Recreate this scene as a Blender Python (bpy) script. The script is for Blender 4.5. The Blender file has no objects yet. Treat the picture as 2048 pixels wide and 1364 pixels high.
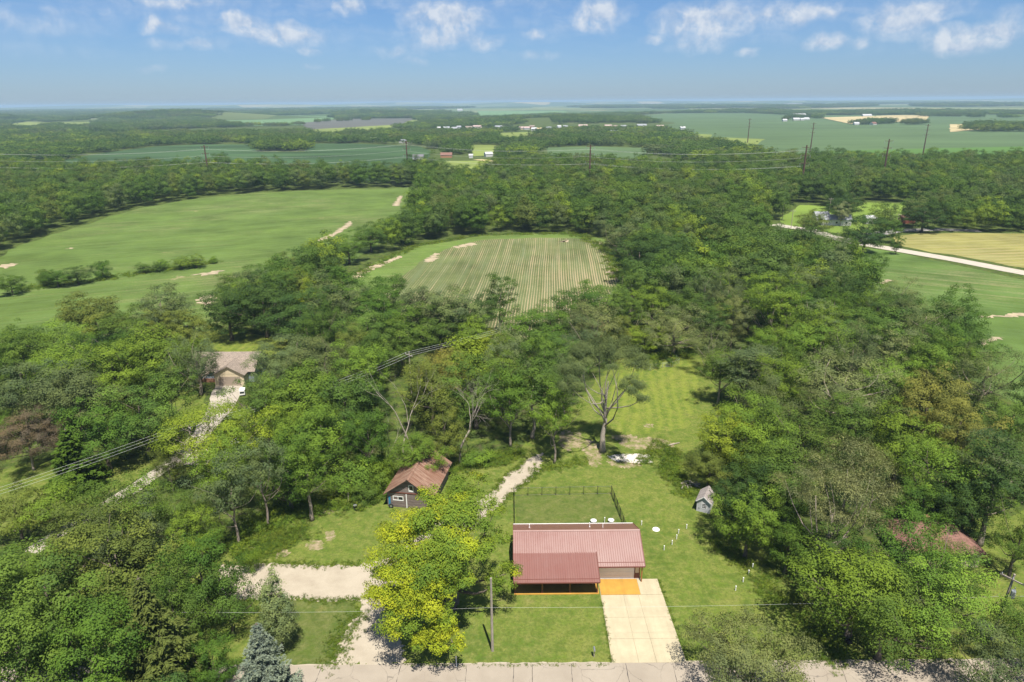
import bpy, bmesh, math, random
import numpy as np
from mathutils import Vector, Matrix

random.seed(7)
RNG = np.random.default_rng(7)
R = math.radians
scene = bpy.context.scene
COL = scene.collection

# ---------------------------------------------------------------- camera, world, sun, exposure
CAM_H = 60.0
PITCH = R(19.33); ROLL = R(0.5); FPX = 1365.0
cam_d = bpy.data.cameras.new('drone_camera'); cam = bpy.data.objects.new('drone_camera', cam_d)
COL.objects.link(cam); scene.camera = cam
cam_d.sensor_width = 36.0; cam_d.lens = 36.0 * FPX / 2048.0
cam_d.clip_start = 0.5; cam_d.clip_end = 120000.0
_r = Vector((1, 0, 0)); _f = Vector((0, math.cos(PITCH), -math.sin(PITCH))); _u = Vector((0, math.sin(PITCH), math.cos(PITCH)))
_ri = _r * math.cos(ROLL) - _u * math.sin(ROLL); _ui = _r * math.sin(ROLL) + _u * math.cos(ROLL)
# image axes -> world (right, up, back)
_m = Matrix((_ri, _ui, -_f)).transposed().to_4x4(); _m.translation = (0, 0, CAM_H)
_m.translation = (0, 0, CAM_H)
cam.matrix_world = _m

SUN_DIR = Vector((0.11, -0.38, 0.92)).normalized()      # towards the sun: high, behind the camera
sun_el = math.asin(SUN_DIR.z); sun_az = math.atan2(SUN_DIR.x, SUN_DIR.y)
world = bpy.data.worlds.new('World'); scene.world = world; world.use_nodes = True
sun_l = bpy.data.lights.new('sun', 'SUN'); sun_l.energy = 5.0; sun_l.angle = R(0.53); sun_l.color = (1.0, 0.95, 0.86)
sun_o = bpy.data.objects.new('sun', sun_l); COL.objects.link(sun_o)
sun_o.rotation_euler = SUN_DIR.to_track_quat('Z', 'Y').to_euler(); sun_o.location = (0, -50, 200)
scene.view_settings.view_transform = 'Standard'; scene.view_settings.look = 'None'
scene.view_settings.gamma = 1.0; scene.view_settings.use_curve_mapping = False
scene.view_settings.exposure = 0.56
cy = scene.cycles
cy.max_bounces = 4; cy.diffuse_bounces = 1; cy.glossy_bounces = 2; cy.transmission_bounces = 3
cy.transparent_max_bounces = 6; cy.volume_bounces = 0; cy.caustics_reflective = False; cy.caustics_refractive = False


class NT:
    """tiny node-tree helper"""
    def __init__(s, tree): s.t = tree; s.n = tree.nodes; s.l = tree.links
    def add(s, typ, ins=None, **props):
        nd = s.n.new(typ)
        for k, v in props.items(): setattr(nd, k, v)
        for k, v in (ins or {}).items(): s.put(nd.inputs[k], v)
        return nd
    def put(s, sock, v):
        if isinstance(v, bpy.types.NodeSocket): s.l.new(v, sock)
        elif isinstance(v, bpy.types.Node): s.l.new(v.outputs[0], sock)
        else: sock.default_value = v
    def math(s, op, a, b=0.0, c=None, clamp=False):
        nd = s.add('ShaderNodeMath', {0: a, 1: b}, operation=op, use_clamp=clamp)
        if c is not None: s.put(nd.inputs[2], c)
        return nd.outputs[0]
    def noise(s, vec, scale, detail=4, rough=0.55, w=None):
        nd = s.add('ShaderNodeTexNoise', {'Scale': scale, 'Detail': detail, 'Roughness': rough})
        if vec is not None: s.put(nd.inputs['Vector'], vec)
        return nd.outputs[0]
    def ramp(s, fac, stops):
        nd = s.add('ShaderNodeValToRGB', {0: fac}); cr = nd.color_ramp
        while len(cr.elements) < len(stops): cr.elements.new(0.5)
        for e, (p, c) in zip(cr.elements, stops):
            e.position = p; e.color = (*c, 1) if len(c) == 3 else c
        return nd.outputs[0]
    def mapr(s, v, a, b, c, d):
        return s.add('ShaderNodeMapRange', {0: v, 1: a, 2: b, 3: c, 4: d}).outputs[0]
    def mix(s, fac, a, b, mode='MIX'):
        nd = s.add('ShaderNodeMix', data_type='RGBA', blend_type=mode)
        s.put(nd.inputs[0], fac)
        for i, v in ((6, a), (7, b)):
            if isinstance(v, tuple) and len(v) == 3: v = (*v, 1)
            s.put(nd.inputs[i], v)
        return nd.outputs[2]


def build_world():
    t = NT(world.node_tree); t.n.clear()
    out = t.add('ShaderNodeOutputWorld'); bg = t.add('ShaderNodeBackground', {'Strength': 0.05})
    sky = t.add('ShaderNodeTexSky', sky_type='NISHITA', sun_disc=False)
    sky.sun_elevation = sun_el; sky.sun_rotation = sun_az
    sky.altitude = 300.0; sky.air_density = 1.25; sky.dust_density = 0.25; sky.ozone_density = 4.5
    # clouds: a layer of small fair-weather cumulus, all round the sky
    tc = t.add('ShaderNodeTexCoord').outputs['Generated']
    sep = t.add('ShaderNodeSeparateXYZ', {0: tc})
    az = t.math('ARCTAN2', sep.outputs[0], sep.outputs[1])
    el = t.math('ARCSINE', sep.outputs[2])
    grade = t.ramp(el, [(0.0, (0.72, 1.02, 1.70)), (0.14, (0.77, 1.02, 1.46)), (0.6, (0.95, 1.0, 1.05)), (1.0, (1.05, 1.0, 0.92))])
    col = t.mix(1.0, sky.outputs[0], grade, 'MULTIPLY')
    p0 = t.add('ShaderNodeCombineXYZ', {0: t.math('MULTIPLY', az, 57.3), 1: t.math('MULTIPLY', el, 57.3), 2: 0.0}).outputs[0]
    wn = t.add('ShaderNodeTexNoise', {'Vector': p0, 'Scale': 0.55, 'Detail': 4.0, 'Roughness': 0.5})
    warp = t.add('ShaderNodeVectorMath', {0: wn.outputs[1], 1: (0.5, 0.5, 0.5)}, operation='SUBTRACT').outputs[0]
    warp = t.add('ShaderNodeVectorMath', {0: warp, 1: (2.6, 1.3, 0)}, operation='MULTIPLY').outputs[0]
    p = t.add('ShaderNodeVectorMath', {0: p0, 1: warp}, operation='ADD').outputs[0]
    total = None
    for cpx, cpy, rx, ry, a in CLOUDS:
        d = ray(cpx, cpy); ca = math.degrees(math.atan2(d[0], d[1])); ce = math.degrees(math.atan2(d[2], math.hypot(d[0], d[1])))
        q = t.add('ShaderNodeVectorMath', {0: p, 1: (ca, ce, 0)}, operation='SUBTRACT').outputs[0]
        q = t.add('ShaderNodeVectorMath', {0: q, 1: (22.75 / rx, 22.75 / ry, 0)}, operation='MULTIPLY').outputs[0]
        ln = t.add('ShaderNodeVectorMath', {0: q}, operation='LENGTH').outputs['Value']
        v = t.mapr(ln, 0.25, 1.0, a, 0.0)
        total = v if total is None else t.math('ADD', total, v)
    # same kind of cloud scattered over the rest of the sky
    big = t.noise(t.add('ShaderNodeVectorMath', {0: p, 1: (0.16, 0.42, 1)}, operation='MULTIPLY').outputs[0], 1.0, 3)
    rest = t.mapr(big, 0.60, 0.78, 0.0, 0.8)
    rest = t.math('MULTIPLY', rest, t.mapr(el, 0.118, 0.16, 0.0, 1.0))
    veil = t.mapr(t.noise(t.add('ShaderNodeVectorMath', {0: p, 1: (0.07, 0.55, 1)}, operation='MULTIPLY').outputs[0], 1.0, 5), 0.44, 0.78, 0.0, 0.55)
    veil = t.math('MULTIPLY', veil, t.mapr(el, 0.045, 0.10, 0.0, 1.0))
    total = t.math('ADD', t.math('ADD', total, rest), veil)
    det = t.noise(p, 1.0, 6, 0.54)
    cov = t.math('MULTIPLY', total, t.mapr(det, 0.32, 0.62, 0.35, 1.15))
    cov = t.math('MINIMUM', cov, 0.82)
    light = t.mapr(t.noise(t.add('ShaderNodeVectorMath', {0: p0, 1: (0.12, -0.30, 0)}, operation='ADD').outputs[0], 1.0, 3), 0.36, 0.62, 0.0, 1.0)
    ccol = t.mix(light, (6.6, 8.0, 10.2), (10.4, 11.0, 11.8))
    col = t.mix(cov, col, ccol)
    t.put(bg.inputs[0], col); t.l.new(bg.outputs[0], out.inputs[0])


# ---------------------------------------------------------------- survey: sight lines to ground points
def ray(px, py):
    u = px - 1024; v = py - 682
    u, v = u * math.cos(ROLL) - v * math.sin(ROLL), u * math.sin(ROLL) + v * math.cos(ROLL)
    return (u, FPX * math.cos(PITCH) - v * math.sin(PITCH), -FPX * math.sin(PITCH) - v * math.cos(PITCH))
def P(px, py, z=0.0):
    d = ray(px, py); t = (z - CAM_H) / d[2]
    return (d[0] * t, d[1] * t)
def depth(x, y, z=0.0):
    return y * math.cos(PITCH) + (CAM_H - z) * math.sin(PITCH)
def W(wpx, x, y, z=0.0):
    return wpx * depth(x, y, z) / FPX
def project(x, y, z):
    zc = depth(x, y, z); xc = x; yc = y * math.sin(PITCH) - (CAM_H - z) * math.cos(PITCH)
    u = FPX * xc / zc; v = -FPX * yc / zc
    return 1024 + u * math.cos(ROLL) + v * math.sin(ROLL), 682 - u * math.sin(ROLL) + v * math.cos(ROLL)
def inpoly(x, y, poly):
    c = False; n = len(poly); j = n - 1
    for i in range(n):
        xi, yi = poly[i]; xj, yj = poly[j]
        if (yi > y) != (yj > y) and x < (xj - xi) * (y - yi) / (yj - yi) + xi: c = not c
        j = i
    return c

CLOUDS = [  # sight-line x, y, half sizes, density
    (312, 52, 34, 18, .8), (482, 48, 44, 22, .9), (575, 70, 70, 24, .85), (618, 104, 20, 10, .5), (694, 12, 34, 18, .8), (410, 86, 36, 12, .4),
    (890, 40, 88, 38, 1.0), (870, 82, 60, 16, .5), (965, 84, 46, 18, .6), (1068, 66, 24, 12, .7), (1195, 28, 62, 34, .95), (1400, 42, 100, 34, 1.0),
    (1310, 76, 26, 8, .5), (1395, 92, 60, 16, .45), (1500, 108, 24, 10, .5), (1648, 82, 40, 16, .8), (1800, 50, 70, 26, .8), (1722, 90, 26, 10, .5),
    (1930, 78, 66, 26, .95), (1850, 18, 90, 20, .6), (1625, 22, 60, 16, .4), (300, 140, 24, 8, .25), (60, 40, 130, 24, .35), (330, 90, 40, 12, .3),
    (1080, 108, 50, 10, .3), (800, 100, 60, 14, .35), (2020, 50, 40, 30, .6), (340, 0, 60, 12, .5), (1560, 30, 80, 22, .35), (830, 122, 30, 8, .3), (620, 134, 24, 7, .25),
]
build_world()

# ---------------------------------------------------------------- object helpers
def tag(o, label=None, cat=None, group=None, kind=None):
    if label: o['label'] = label
    if cat: o['category'] = cat
    if group: o['group'] = group
    if kind: o['kind'] = kind
    return o
def link(o, parent=None):
    COL.objects.link(o)
    if parent is not None: o.parent = parent
    return o
def empty(name, loc=(0, 0, 0), rz=0.0, label=None, cat=None, group=None):
    o = bpy.data.objects.new(name, None); o.empty_display_size = 0.5
    o.location = loc; o.rotation_euler = (0, 0, rz)
    COL.objects.link(o); return tag(o, label, cat, group)
def copy_tree(o, parent=None):
    c = o.copy(); COL.objects.link(c)
    if parent is not None: c.parent = parent
    for ch in o.children: copy_tree(ch, c)
    return c

class MB:
    """collects simple solids in one mesh"""
    def __init__(s): s.v = []; s.f = []
    def raw(s, vs, fs):
        b = len(s.v); s.v += [tuple(v) for v in vs]; s.f += [tuple(b + i for i in f) for f in fs]; return s
    def box(s, x0, x1, y0, y1, z0, z1):
        return s.raw([(x0, y0, z0), (x1, y0, z0), (x1, y1, z0), (x0, y1, z0), (x0, y0, z1), (x1, y0, z1), (x1, y1, z1), (x0, y1, z1)],
                     [(3, 2, 1, 0), (4, 5, 6, 7), (0, 1, 5, 4), (1, 2, 6, 5), (2, 3, 7, 6), (3, 0, 4, 7)])
    def hexa(s, a, b):
        """solid between two quads"""
        return s.raw(list(a) + list(b), [(3, 2, 1, 0), (4, 5, 6, 7), (0, 1, 5, 4), (1, 2, 6, 5), (2, 3, 7, 6), (3, 0, 4, 7)])
    def slab(s, quad, t):
        """quad (4 pts) thickened downwards along its normal"""
        q = [Vector(p) for p in quad]; n = (q[1] - q[0]).cross(q[3] - q[0]).normalized()
        if n.z < 0: n = -n
        return s.hexa([p - n * t for p in q], q)
    def tube(s, pts, rad, n=6, cap=True):
        pts = [Vector(p) for p in pts]; m = len(pts); rings = []
        if not hasattr(rad, '__len__'): rad = [rad] * m
        b = len(s.v)
        for i, p in enumerate(pts):
            d = (pts[min(i + 1, m - 1)] - pts[max(i - 1, 0)]).normalized()
            a = d.cross(Vector((0, 0, 1)) if abs(d.z) < 0.95 else Vector((1, 0, 0))).normalized(); c = d.cross(a)
            for k in range(n):
                an = 2 * math.pi * k / n
                s.v.append(tuple(p + (a * math.cos(an) + c * math.sin(an)) * rad[i]))
        for i in range(m - 1):
            for k in range(n):
                k2 = (k + 1) % n
                s.f.append((b + i * n + k, b + i * n + k2, b + (i + 1) * n + k2, b + (i + 1) * n + k))
        if cap:
            s.f.append(tuple(b + k for k in range(n))[::-1]); s.f.append(tuple(b + (m - 1) * n + k for k in range(n)))
        return s
    def lathe(s, c, prof, n=16):
        c = Vector(c); b = len(s.v)
        for r, z in prof:
            for k in range(n):
                a = 2 * math.pi * k / n; s.v.append((c.x + r * math.cos(a), c.y + r * math.sin(a), c.z + z))
        for i in range(len(prof) - 1):
            for k in range(n):
                k2 = (k + 1) % n; s.f.append((b + i * n + k, b + i * n + k2, b + (i + 1) * n + k2, b + (i + 1) * n + k))
        s.f.append(tuple(b + k for k in range(n))[::-1]); s.f.append(tuple(b + (len(prof) - 1) * n + k for k in range(n)))
        return s
    def mesh(s, name, mat, smooth=False):
        me = bpy.data.meshes.new(name); me.from_pydata(s.v, [], s.f); me.update()
        bm = bmesh.new(); bm.from_mesh(me); bmesh.ops.recalc_face_normals(bm, faces=bm.faces); bm.to_mesh(me); bm.free()
        if smooth: me.polygons.foreach_set('use_smooth', [True] * len(me.polygons))
        if mat: me.materials.append(mat)
        return me
    def build(s, name, mat, parent=None, smooth=False):
        return link(bpy.data.objects.new(name, s.mesh(name, mat, smooth)), parent)

# ---------------------------------------------------------------- materials
MATS = {}
def mat(name, fn):
    m = bpy.data.materials.new(name); m.use_nodes = True
    t = NT(m.node_tree); t.n.clear(); out = t.add('ShaderNodeOutputMaterial')
    sh = fn(t); t.l.new(sh.outputs[0], out.inputs['Surface']); MATS[name] = m; return m
def pos(t): return t.add('ShaderNodeNewGeometry').outputs['Position']
def objc(t): return t.add('ShaderNodeTexCoord').outputs['Object']
def bump(t, h, strength=0.4, dist=0.05):
    return t.add('ShaderNodeBump', {'Height': h, 'Strength': strength, 'Distance': dist}).outputs[0]
def simple(name, c, rough=0.7, var=0.15, scale=3.0, metal=0.0, bmp=0.0, spec=0.3, space='obj'):
    def fn(t):
        v = objc(t) if space == 'obj' else pos(t)
        n = t.noise(v, scale, 5)
        lo = tuple(max(0, x * (1 - var)) for x in c); hi = tuple(x * (1 + var) for x in c)
        col = t.ramp(n, [(0.3, lo), (0.7, hi)])
        b = t.add('ShaderNodeBsdfPrincipled', {'Base Color': col, 'Roughness': rough, 'Metallic': metal, 'Specular IOR Level': spec})
        if bmp: t.put(b.inputs['Normal'], bump(t, t.noise(v, scale * 6, 4), bmp, 0.03))
        return b
    return mat(name, fn)
def vscale(t, v, s): return t.add('ShaderNodeVectorMath', {0: v, 1: s}, operation='MULTIPLY').outputs[0]
def rough_diffuse(t, col, nrm=None, rough=0.9, spec=0.1):
    b = t.add('ShaderNodeBsdfPrincipled', {'Base Color': col, 'Roughness': rough, 'Specular IOR Level': spec})
    if nrm is not None: t.put(b.inputs['Normal'], nrm)
    return b

def leaf_mat(name, trans=0.14, instanced=None, yellow=None):
    def fn(t):
        tint = t.add('ShaderNodeAttribute', attribute_name='tint')
        f = tint.outputs['Fac']
        if instanced:
            rnd = t.add('ShaderNodeObjectInfo').outputs['Random']
            base = t.ramp(rnd, instanced)
        else:
            base = t.add('ShaderNodeObjectInfo').outputs['Color']
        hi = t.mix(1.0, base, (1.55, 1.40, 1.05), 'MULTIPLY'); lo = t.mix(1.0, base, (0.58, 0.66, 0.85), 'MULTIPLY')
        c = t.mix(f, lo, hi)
        if yellow is not None:
            y = t.add('ShaderNodeAttribute', attribute_name='yellow').outputs['Fac']
            c = t.mix(y, c, t.mix(f, (0.22, 0.31, 0.020), (0.50, 0.49, 0.028)))
        d = t.add('ShaderNodeBsdfPrincipled', {'Base Color': c, 'Roughness': 0.6, 'Specular IOR Level': 0.06})
        tr = t.add('ShaderNodeBsdfTranslucent', {'Color': t.mix(1.0, c, (1.25, 1.25, 0.6), 'MULTIPLY')})
        return t.add('ShaderNodeMixShader', {0: trans, 1: d.outputs[0], 2: tr.outputs[0]})
    return mat(name, fn)
GREENS = {
    'mid': (0.090, 0.153, 0.028), 'bright': (0.130, 0.211, 0.028), 'dark': (0.057, 0.104, 0.025), 'grey': (0.113, 0.153, 0.057),
    'olive': (0.121, 0.158, 0.033), 'lime': (0.185, 0.254, 0.028), 'pale': (0.221, 0.242, 0.104), 'deep': (0.072, 0.138, 0.021),
    'tan': (0.185, 0.189, 0.041), 'blue': (0.171, 0.217, 0.182), 'brown': (0.138, 0.106, 0.066), 'silver': (0.162, 0.203, 0.079), 'spruce': (0.083, 0.106, 0.028),
}
leaf = leaf_mat('leaf')
leaf_y = leaf_mat('leaf_autumn', yellow=True)
needle = leaf_mat('needle', trans=0.12)
_g = GREENS
leaf_far = leaf_mat('leaf_far', trans=0.10, instanced=[(0.0, _g['dark']), (0.25, _g['mid']), (0.5, _g['deep']), (0.7, _g['grey']), (0.80, _g['olive']), (0.92, _g['bright']), (1.0, _g['lime'])])
leaf_low = leaf_mat('leaf_low', trans=0.3, instanced=[(0.0, _g['mid']), (0.4, _g['bright']), (0.7, _g['lime']), (1.0, _g['olive'])])
def bark_fn(lo, hi):
    def fn(t):
        n = t.noise(vscale(t, objc(t), (6, 6, 1.2)), 2.0, 6, 0.65)
        return rough_diffuse(t, t.ramp(n, [(0.3, lo), (0.72, hi)]), bump(t, n, 0.6, 0.06))
    return fn
bark = mat('bark', bark_fn((0.075, 0.058, 0.042), (0.23, 0.19, 0.15)))
bark_pale = mat('bark_pale', bark_fn((0.17, 0.13, 0.10), (0.42, 0.36, 0.29)))
deadwood = mat('deadwood', bark_fn((0.24, 0.20, 0.16), (0.50, 0.44, 0.37)))

def lawn_fn(stripes=False, dark=1.0):
    def fn(t):
        v = pos(t)
        a = t.noise(v, 0.09, 5, 0.6); b = t.noise(v, 0.9, 5, 0.6); c = t.noise(v, 2.6, 6, 0.85)
        col = t.ramp(a, [(0.30, (0.080 * dark, 0.140 * dark, 0.020)), (0.52, (0.130 * dark, 0.188 * dark, 0.026)), (0.72, (0.200 * dark, 0.215 * dark, 0.046))])
        col = t.mix(t.mapr(b, 0.38, 0.68, 0.0, 0.9), col, (0.225 * dark, 0.235 * dark, 0.060))
        clover = t.mapr(t.noise(v, 0.42, 7, 0.75), 0.50, 0.62, 0.0, 0.75)
        col = t.mix(clover, col, (0.080 * dark, 0.132 * dark, 0.018))
        dry = t.mapr(t.noise(v, 0.22, 7, 0.72), 0.585, 0.72, 0.0, 0.75)
        col = t.mix(dry, col, (0.27, 0.235, 0.09))
        col = t.mix(t.mapr(c, 0.38, 0.56, 0.7, 0.0), col, (0.07, 0.09, 0.016))
        if stripes:
            q = t.add('ShaderNodeVectorRotate', {'Vector': v, 'Angle': R(10)}, rotation_type='Z_AXIS').outputs[0]
            q = t.math('ADD', t.add('ShaderNodeSeparateXYZ', {0: q}).outputs[0], t.math('MULTIPLY', t.noise(v, 0.06, 2), 5.0))
            w = t.math('ADD', t.math('ABSOLUTE', t.math('SUBTRACT', t.math('FRACT', t.math('DIVIDE', q, 2.3)), 0.5)), t.math('MULTIPLY', t.noise(v, 0.5, 4), 0.5))
            col = t.mix(t.mapr(w, 0.38, 0.72, 0.0, 0.30), col, (0.26, 0.29, 0.045))
        h = t.math('ADD', c, t.math('MULTIPLY', b, 2.0))
        return rough_diffuse(t, col, bump(t, h, 0.25, 0.06))
    return fn
lawn_m = mat('lawn', lawn_fn(False, 0.95)); mown_m = mat('mown_lawn', lawn_fn(True, 1.05)); rough_m = mat('rough_grass', lawn_fn(False, 0.85))
def ground_fn(t):
    v = pos(t)
    a = t.noise(v, 0.03, 6, 0.6); b = t.noise(v, 0.6, 5, 0.65)
    col = t.ramp(t.noise(v, 0.45, 7, 0.8), [(0.35, (0.030, 0.050, 0.014)), (0.52, (0.075, 0.110, 0.022)), (0.68, (0.14, 0.17, 0.035))])
    col = t.mix(t.mapr(b, 0.5, 0.72, 0.0, 0.7), col, (0.11, 0.085, 0.05))
    # far countryside: broad patchwork of crops and woods
    f = t.add('ShaderNodeTexVoronoi', {'Vector': vscale(t, v, (1, 0.6, 1)), 'Scale': 0.0016}, feature='F1')
    fc = t.ramp(t.add('ShaderNodeSeparateColor', {0: f.outputs['Color']}).outputs[0],
                [(0.0, (0.06, 0.10, 0.03)), (0.35, (0.09, 0.14, 0.05)), (0.6, (0.14, 0.19, 0.07)), (0.85, (0.21, 0.23, 0.10)), (1.0, (0.36, 0.31, 0.17))])
    dist = t.add('ShaderNodeSeparateXYZ', {0: v}).outputs[1]
    col = t.mix(t.mapr(dist, 2600, 3600, 0.0, 1.0), col, fc)
    return rough_diffuse(t, col, bump(t, b, 0.8, 0.2))
ground_m = mat('ground', ground_fn)
def crop_fn(base, soil, ang, spacing, gap, bare=0.66, patch=0.02, grad=False):
    """rows of plants with soil showing in between, thinner where the crop failed"""
    def fn(t):
        v = pos(t)
        rot = t.add('ShaderNodeVectorRotate', {'Vector': v, 'Angle': R(ang)}, rotation_type='Z_AXIS').outputs[0]
        x = t.add('ShaderNodeSeparateXYZ', {0: rot}).outputs[0]
        x = t.math('ADD', x, t.math('MULTIPLY', t.noise(v, 0.012, 1), 3.0))
        s = t.math('ABSOLUTE', t.math('SUBTRACT', t.math('FRACT', t.math('DIVIDE', x, spacing)), 0.5))   # 0 mid-row .. .5 between
        thin = t.noise(v, patch, 6, 0.62)
        streak = t.noise(vscale(t, rot, (0.55, 0.012, 1)), 1.0, 3)
        g = t.math('ADD', t.math('ADD', gap, t.mapr(thin, 0.4, 0.7, -0.10, 0.16)), t.mapr(streak, 0.4, 0.7, -0.08, 0.14))
        if grad: g = t.math('ADD', g, t.mapr(t.add('ShaderNodeSeparateXYZ', {0: v}).outputs[0], -45, 70, -0.07, 0.11)); g = t.math('ADD', g, t.mapr(t.add('ShaderNodeSeparateXYZ', {0: v}).outputs[1], 190, 300, 0.06, -0.06))
        soil_f = t.mapr(t.math('ADD', s, t.math('MULTIPLY', t.math('SUBTRACT', t.noise(v, 1.4, 4), 0.5), 0.35)), t.math('SUBTRACT', 0.5, g), t.math('ADD', t.math('SUBTRACT', 0.5, g), 0.20), 0.0, 0.92)
        lo = tuple(c * 0.66 for c in base); hi = tuple(c * 1.30 for c in base)
        green = t.ramp(t.noise(v, 0.045, 7, 0.65), [(0.3, lo), (0.7, hi)])
        green = t.mix(t.mapr(t.noise(vscale(t, rot, (0.35, 0.03, 1)), 1.0, 3), 0.45, 0.7, 0, 0.5), green, tuple(c * 1.35 for c in base[:2]) + (base[2] * 1.9,))
        col = t.mix(soil_f, green, soil)
        bb = t.mapr(t.noise(v, 0.035, 7, 0.7), bare, bare + 0.05, 0.0, 0.9)
        col = t.mix(bb, col, soil)
        return rough_diffuse(t, col, bump(t, t.math('ADD', t.math('MULTIPLY', s, -1.5), t.noise(v, 1.2, 4)), 0.5, 0.3))
    return fn
SOIL = (0.40, 0.31, 0.19)
soy_m = mat('soybean', crop_fn((0.104, 0.158, 0.034), SOIL, 68, 0.8, 0.05, 0.665, 0.015))
corn_m = mat('corn', crop_fn((0.120, 0.146, 0.052), (0.36, 0.29, 0.17), 3.5, 0.86, 0.23, 0.70, 0.012, True))
headland_m = mat('headland', crop_fn((0.118, 0.178, 0.038), SOIL, 80, 1.2, 0.05, 0.74, 0.02))
soyr_m = mat('soybean_right', crop_fn((0.098, 0.156, 0.036), SOIL, -62, 1.0, 0.05, 0.72, 0.02))
hay_m = mat('hay', crop_fn((0.25, 0.235, 0.075), (0.36, 0.30, 0.14), 84, 5.0, 0.10, 0.9, 0.02))
def plain_field(name, c, var=0.2):
    def fn(t):
        v = pos(t)
        n = t.noise(vscale(t, v, (0.004, 0.014, 1)), 1.0, 6, 0.6)
        return rough_diffuse(t, t.ramp(n, [(0.3, tuple(x * (1 - var) for x in c)), (0.7, tuple(x * (1 + var) for x in c))]))
    return mat(name, fn)
far_green = plain_field('far_green', (0.092, 0.143, 0.058)); far_dark = plain_field('far_dark', (0.052, 0.096, 0.036), 0.45)
far_tan = plain_field('far_tan', (0.46, 0.38, 0.20)); far_lime = plain_field('far_lime', (0.20, 0.245, 0.06), 0.3)
far_plum = plain_field('far_plum', (0.12, 0.12, 0.10)); far_mint = plain_field('far_mint', (0.14, 0.235, 0.10))
meadow_m = plain_field('meadow', (0.155, 0.225, 0.04), 0.35)
def gravel_fn(t):
    v = pos(t)
    n = t.noise(v, 0.35, 6, 0.65); f = t.noise(v, 9.0, 4, 0.75)
    col = t.ramp(n, [(0.32, (0.37, 0.315, 0.24)), (0.6, (0.46, 0.40, 0.31))])
    col = t.mix(t.mapr(f, 0.35, 0.7, 0.35, 0.0), col, (0.33, 0.28, 0.21))
    weed = t.mapr(t.math('MULTIPLY', t.noise(v, 0.5, 6, 0.7), t.noise(v, 2.6, 4, 0.7)), 0.36, 0.42, 0.0, 0.6)
    col = t.mix(weed, col, (0.17, 0.17, 0.05))
    return rough_diffuse(t, col, bump(t, f, 0.5, 0.04))
gravel_m = mat('gravel', gravel_fn)
def soil_fn(t):
    v = pos(t); n = t.noise(v, 0.8, 7, 0.7)
    col = t.ramp(n, [(0.40, (0.14, 0.175, 0.035)), (0.53, (0.26, 0.215, 0.125)), (0.7, (0.44, 0.35, 0.235))])
    return rough_diffuse(t, col, bump(t, n, 0.6, 0.08))
soil_m = mat('bare_soil', soil_fn)
def road_fn(t):
    v = pos(t); n = t.noise(v, 0.25, 6, 0.6); f = t.noise(v, 16.0, 3, 0.7)
    col = t.ramp(n, [(0.3, (0.31, 0.262, 0.205)), (0.7, (0.40, 0.345, 0.275))])
    col = t.mix(t.mapr(f, 0.3, 0.7, 0.2, 0.0), col, (0.26, 0.23, 0.2))
    wv = t.add('ShaderNodeVectorMath', {0: v, 1: t.add('ShaderNodeVectorMath', {0: t.add('ShaderNodeTexNoise', {'Vector': v, 'Scale': 0.7, 'Detail': 4.0}).outputs[1], 1: (1.4, 1.4, 0)}, operation='MULTIPLY').outputs[0]}, operation='ADD').outputs[0]
    cr = t.add('ShaderNodeTexVoronoi', {'Vector': wv, 'Scale': 0.28}, feature='DISTANCE_TO_EDGE').outputs[0]
    cm = t.math('MULTIPLY', t.mapr(cr, 0.0, 0.012, 0.6, 0.0), t.mapr(t.noise(v, 0.15, 2), 0.42, 0.55, 0.0, 1.0))
    col = t.mix(cm, col, (0.10, 0.09, 0.08))
    return rough_diffuse(t, col, bump(t, f, 0.25, 0.01))
road_m = mat('road', road_fn)
def slab_fn(c, var=0.07):
    def fn(t):
        v = pos(t); n = t.noise(v, 0.5, 6, 0.6); f = t.noise(v, 5, 5, 0.6)
        col = t.ramp(n, [(0.3, tuple(x * (1 - var) for x in c)), (0.7, tuple(x * (1 + var) for x in c))])
        col = t.mix(t.mapr(f, 0.35, 0.75, 0.18, 0.0), col, tuple(x * 0.75 for x in c))
        tr = t.noise(vscale(t, v, (1.1, 0.05, 1)), 1.0, 4, 0.6)
        col = t.mix(t.mapr(tr, 0.48, 0.68, 0.0, 0.30), col, tuple(x * 0.62 for x in c))
        col = t.mix(t.mapr(t.noise(v, 1.3, 6, 0.75), 0.62, 0.72, 0.0, 0.35), col, tuple(x * 0.55 for x in c))
        return rough_diffuse(t, col, None, 0.75, 0.3)
    return fn
concrete_m = mat('concrete', slab_fn((0.49, 0.42, 0.28), 0.12)); stained_m = mat('stained_concrete', slab_fn((0.50, 0.27, 0.05), 0.18))
pale_conc = mat('pale_concrete', slab_fn((0.66, 0.60, 0.54), 0.16)); joint_m = simple('joint', (0.43, 0.365, 0.24))
roof_m = simple('red_metal', (0.225, 0.092, 0.070), 0.38, 0.05, 0.4, 0.0, 0.0, 0.5)
def roof_wear(m):
    t = NT(m.node_tree); b = [n for n in t.n if n.type == 'BSDF_PRINCIPLED'][0]; v = pos(t); base = b.inputs['Base Color'].links[0].from_socket
    st = t.noise(vscale(t, v, (2.2, 0.22, 0.22)), 1.0, 5, 0.65); bl = t.noise(v, 0.35, 5, 0.65)
    c = t.mix(t.mapr(st, 0.45, 0.72, 0.0, 0.35), base, (0.27, 0.135, 0.11)); c = t.mix(t.mapr(bl, 0.5, 0.75, 0.0, 0.35), c, (0.19, 0.085, 0.065))
    t.put(b.inputs['Base Color'], c); t.put(b.inputs['Roughness'], t.mapr(bl, 0.3, 0.7, 0.33, 0.45))
roof_wear(roof_m)
for _n in roof_m.node_tree.nodes:
    if _n.type == 'BSDF_PRINCIPLED': _n.inputs['IOR'].default_value = 2.0
trim_m = simple('dark_red_trim', (0.17, 0.060, 0.045), 0.45, 0.05, 1.0)
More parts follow.
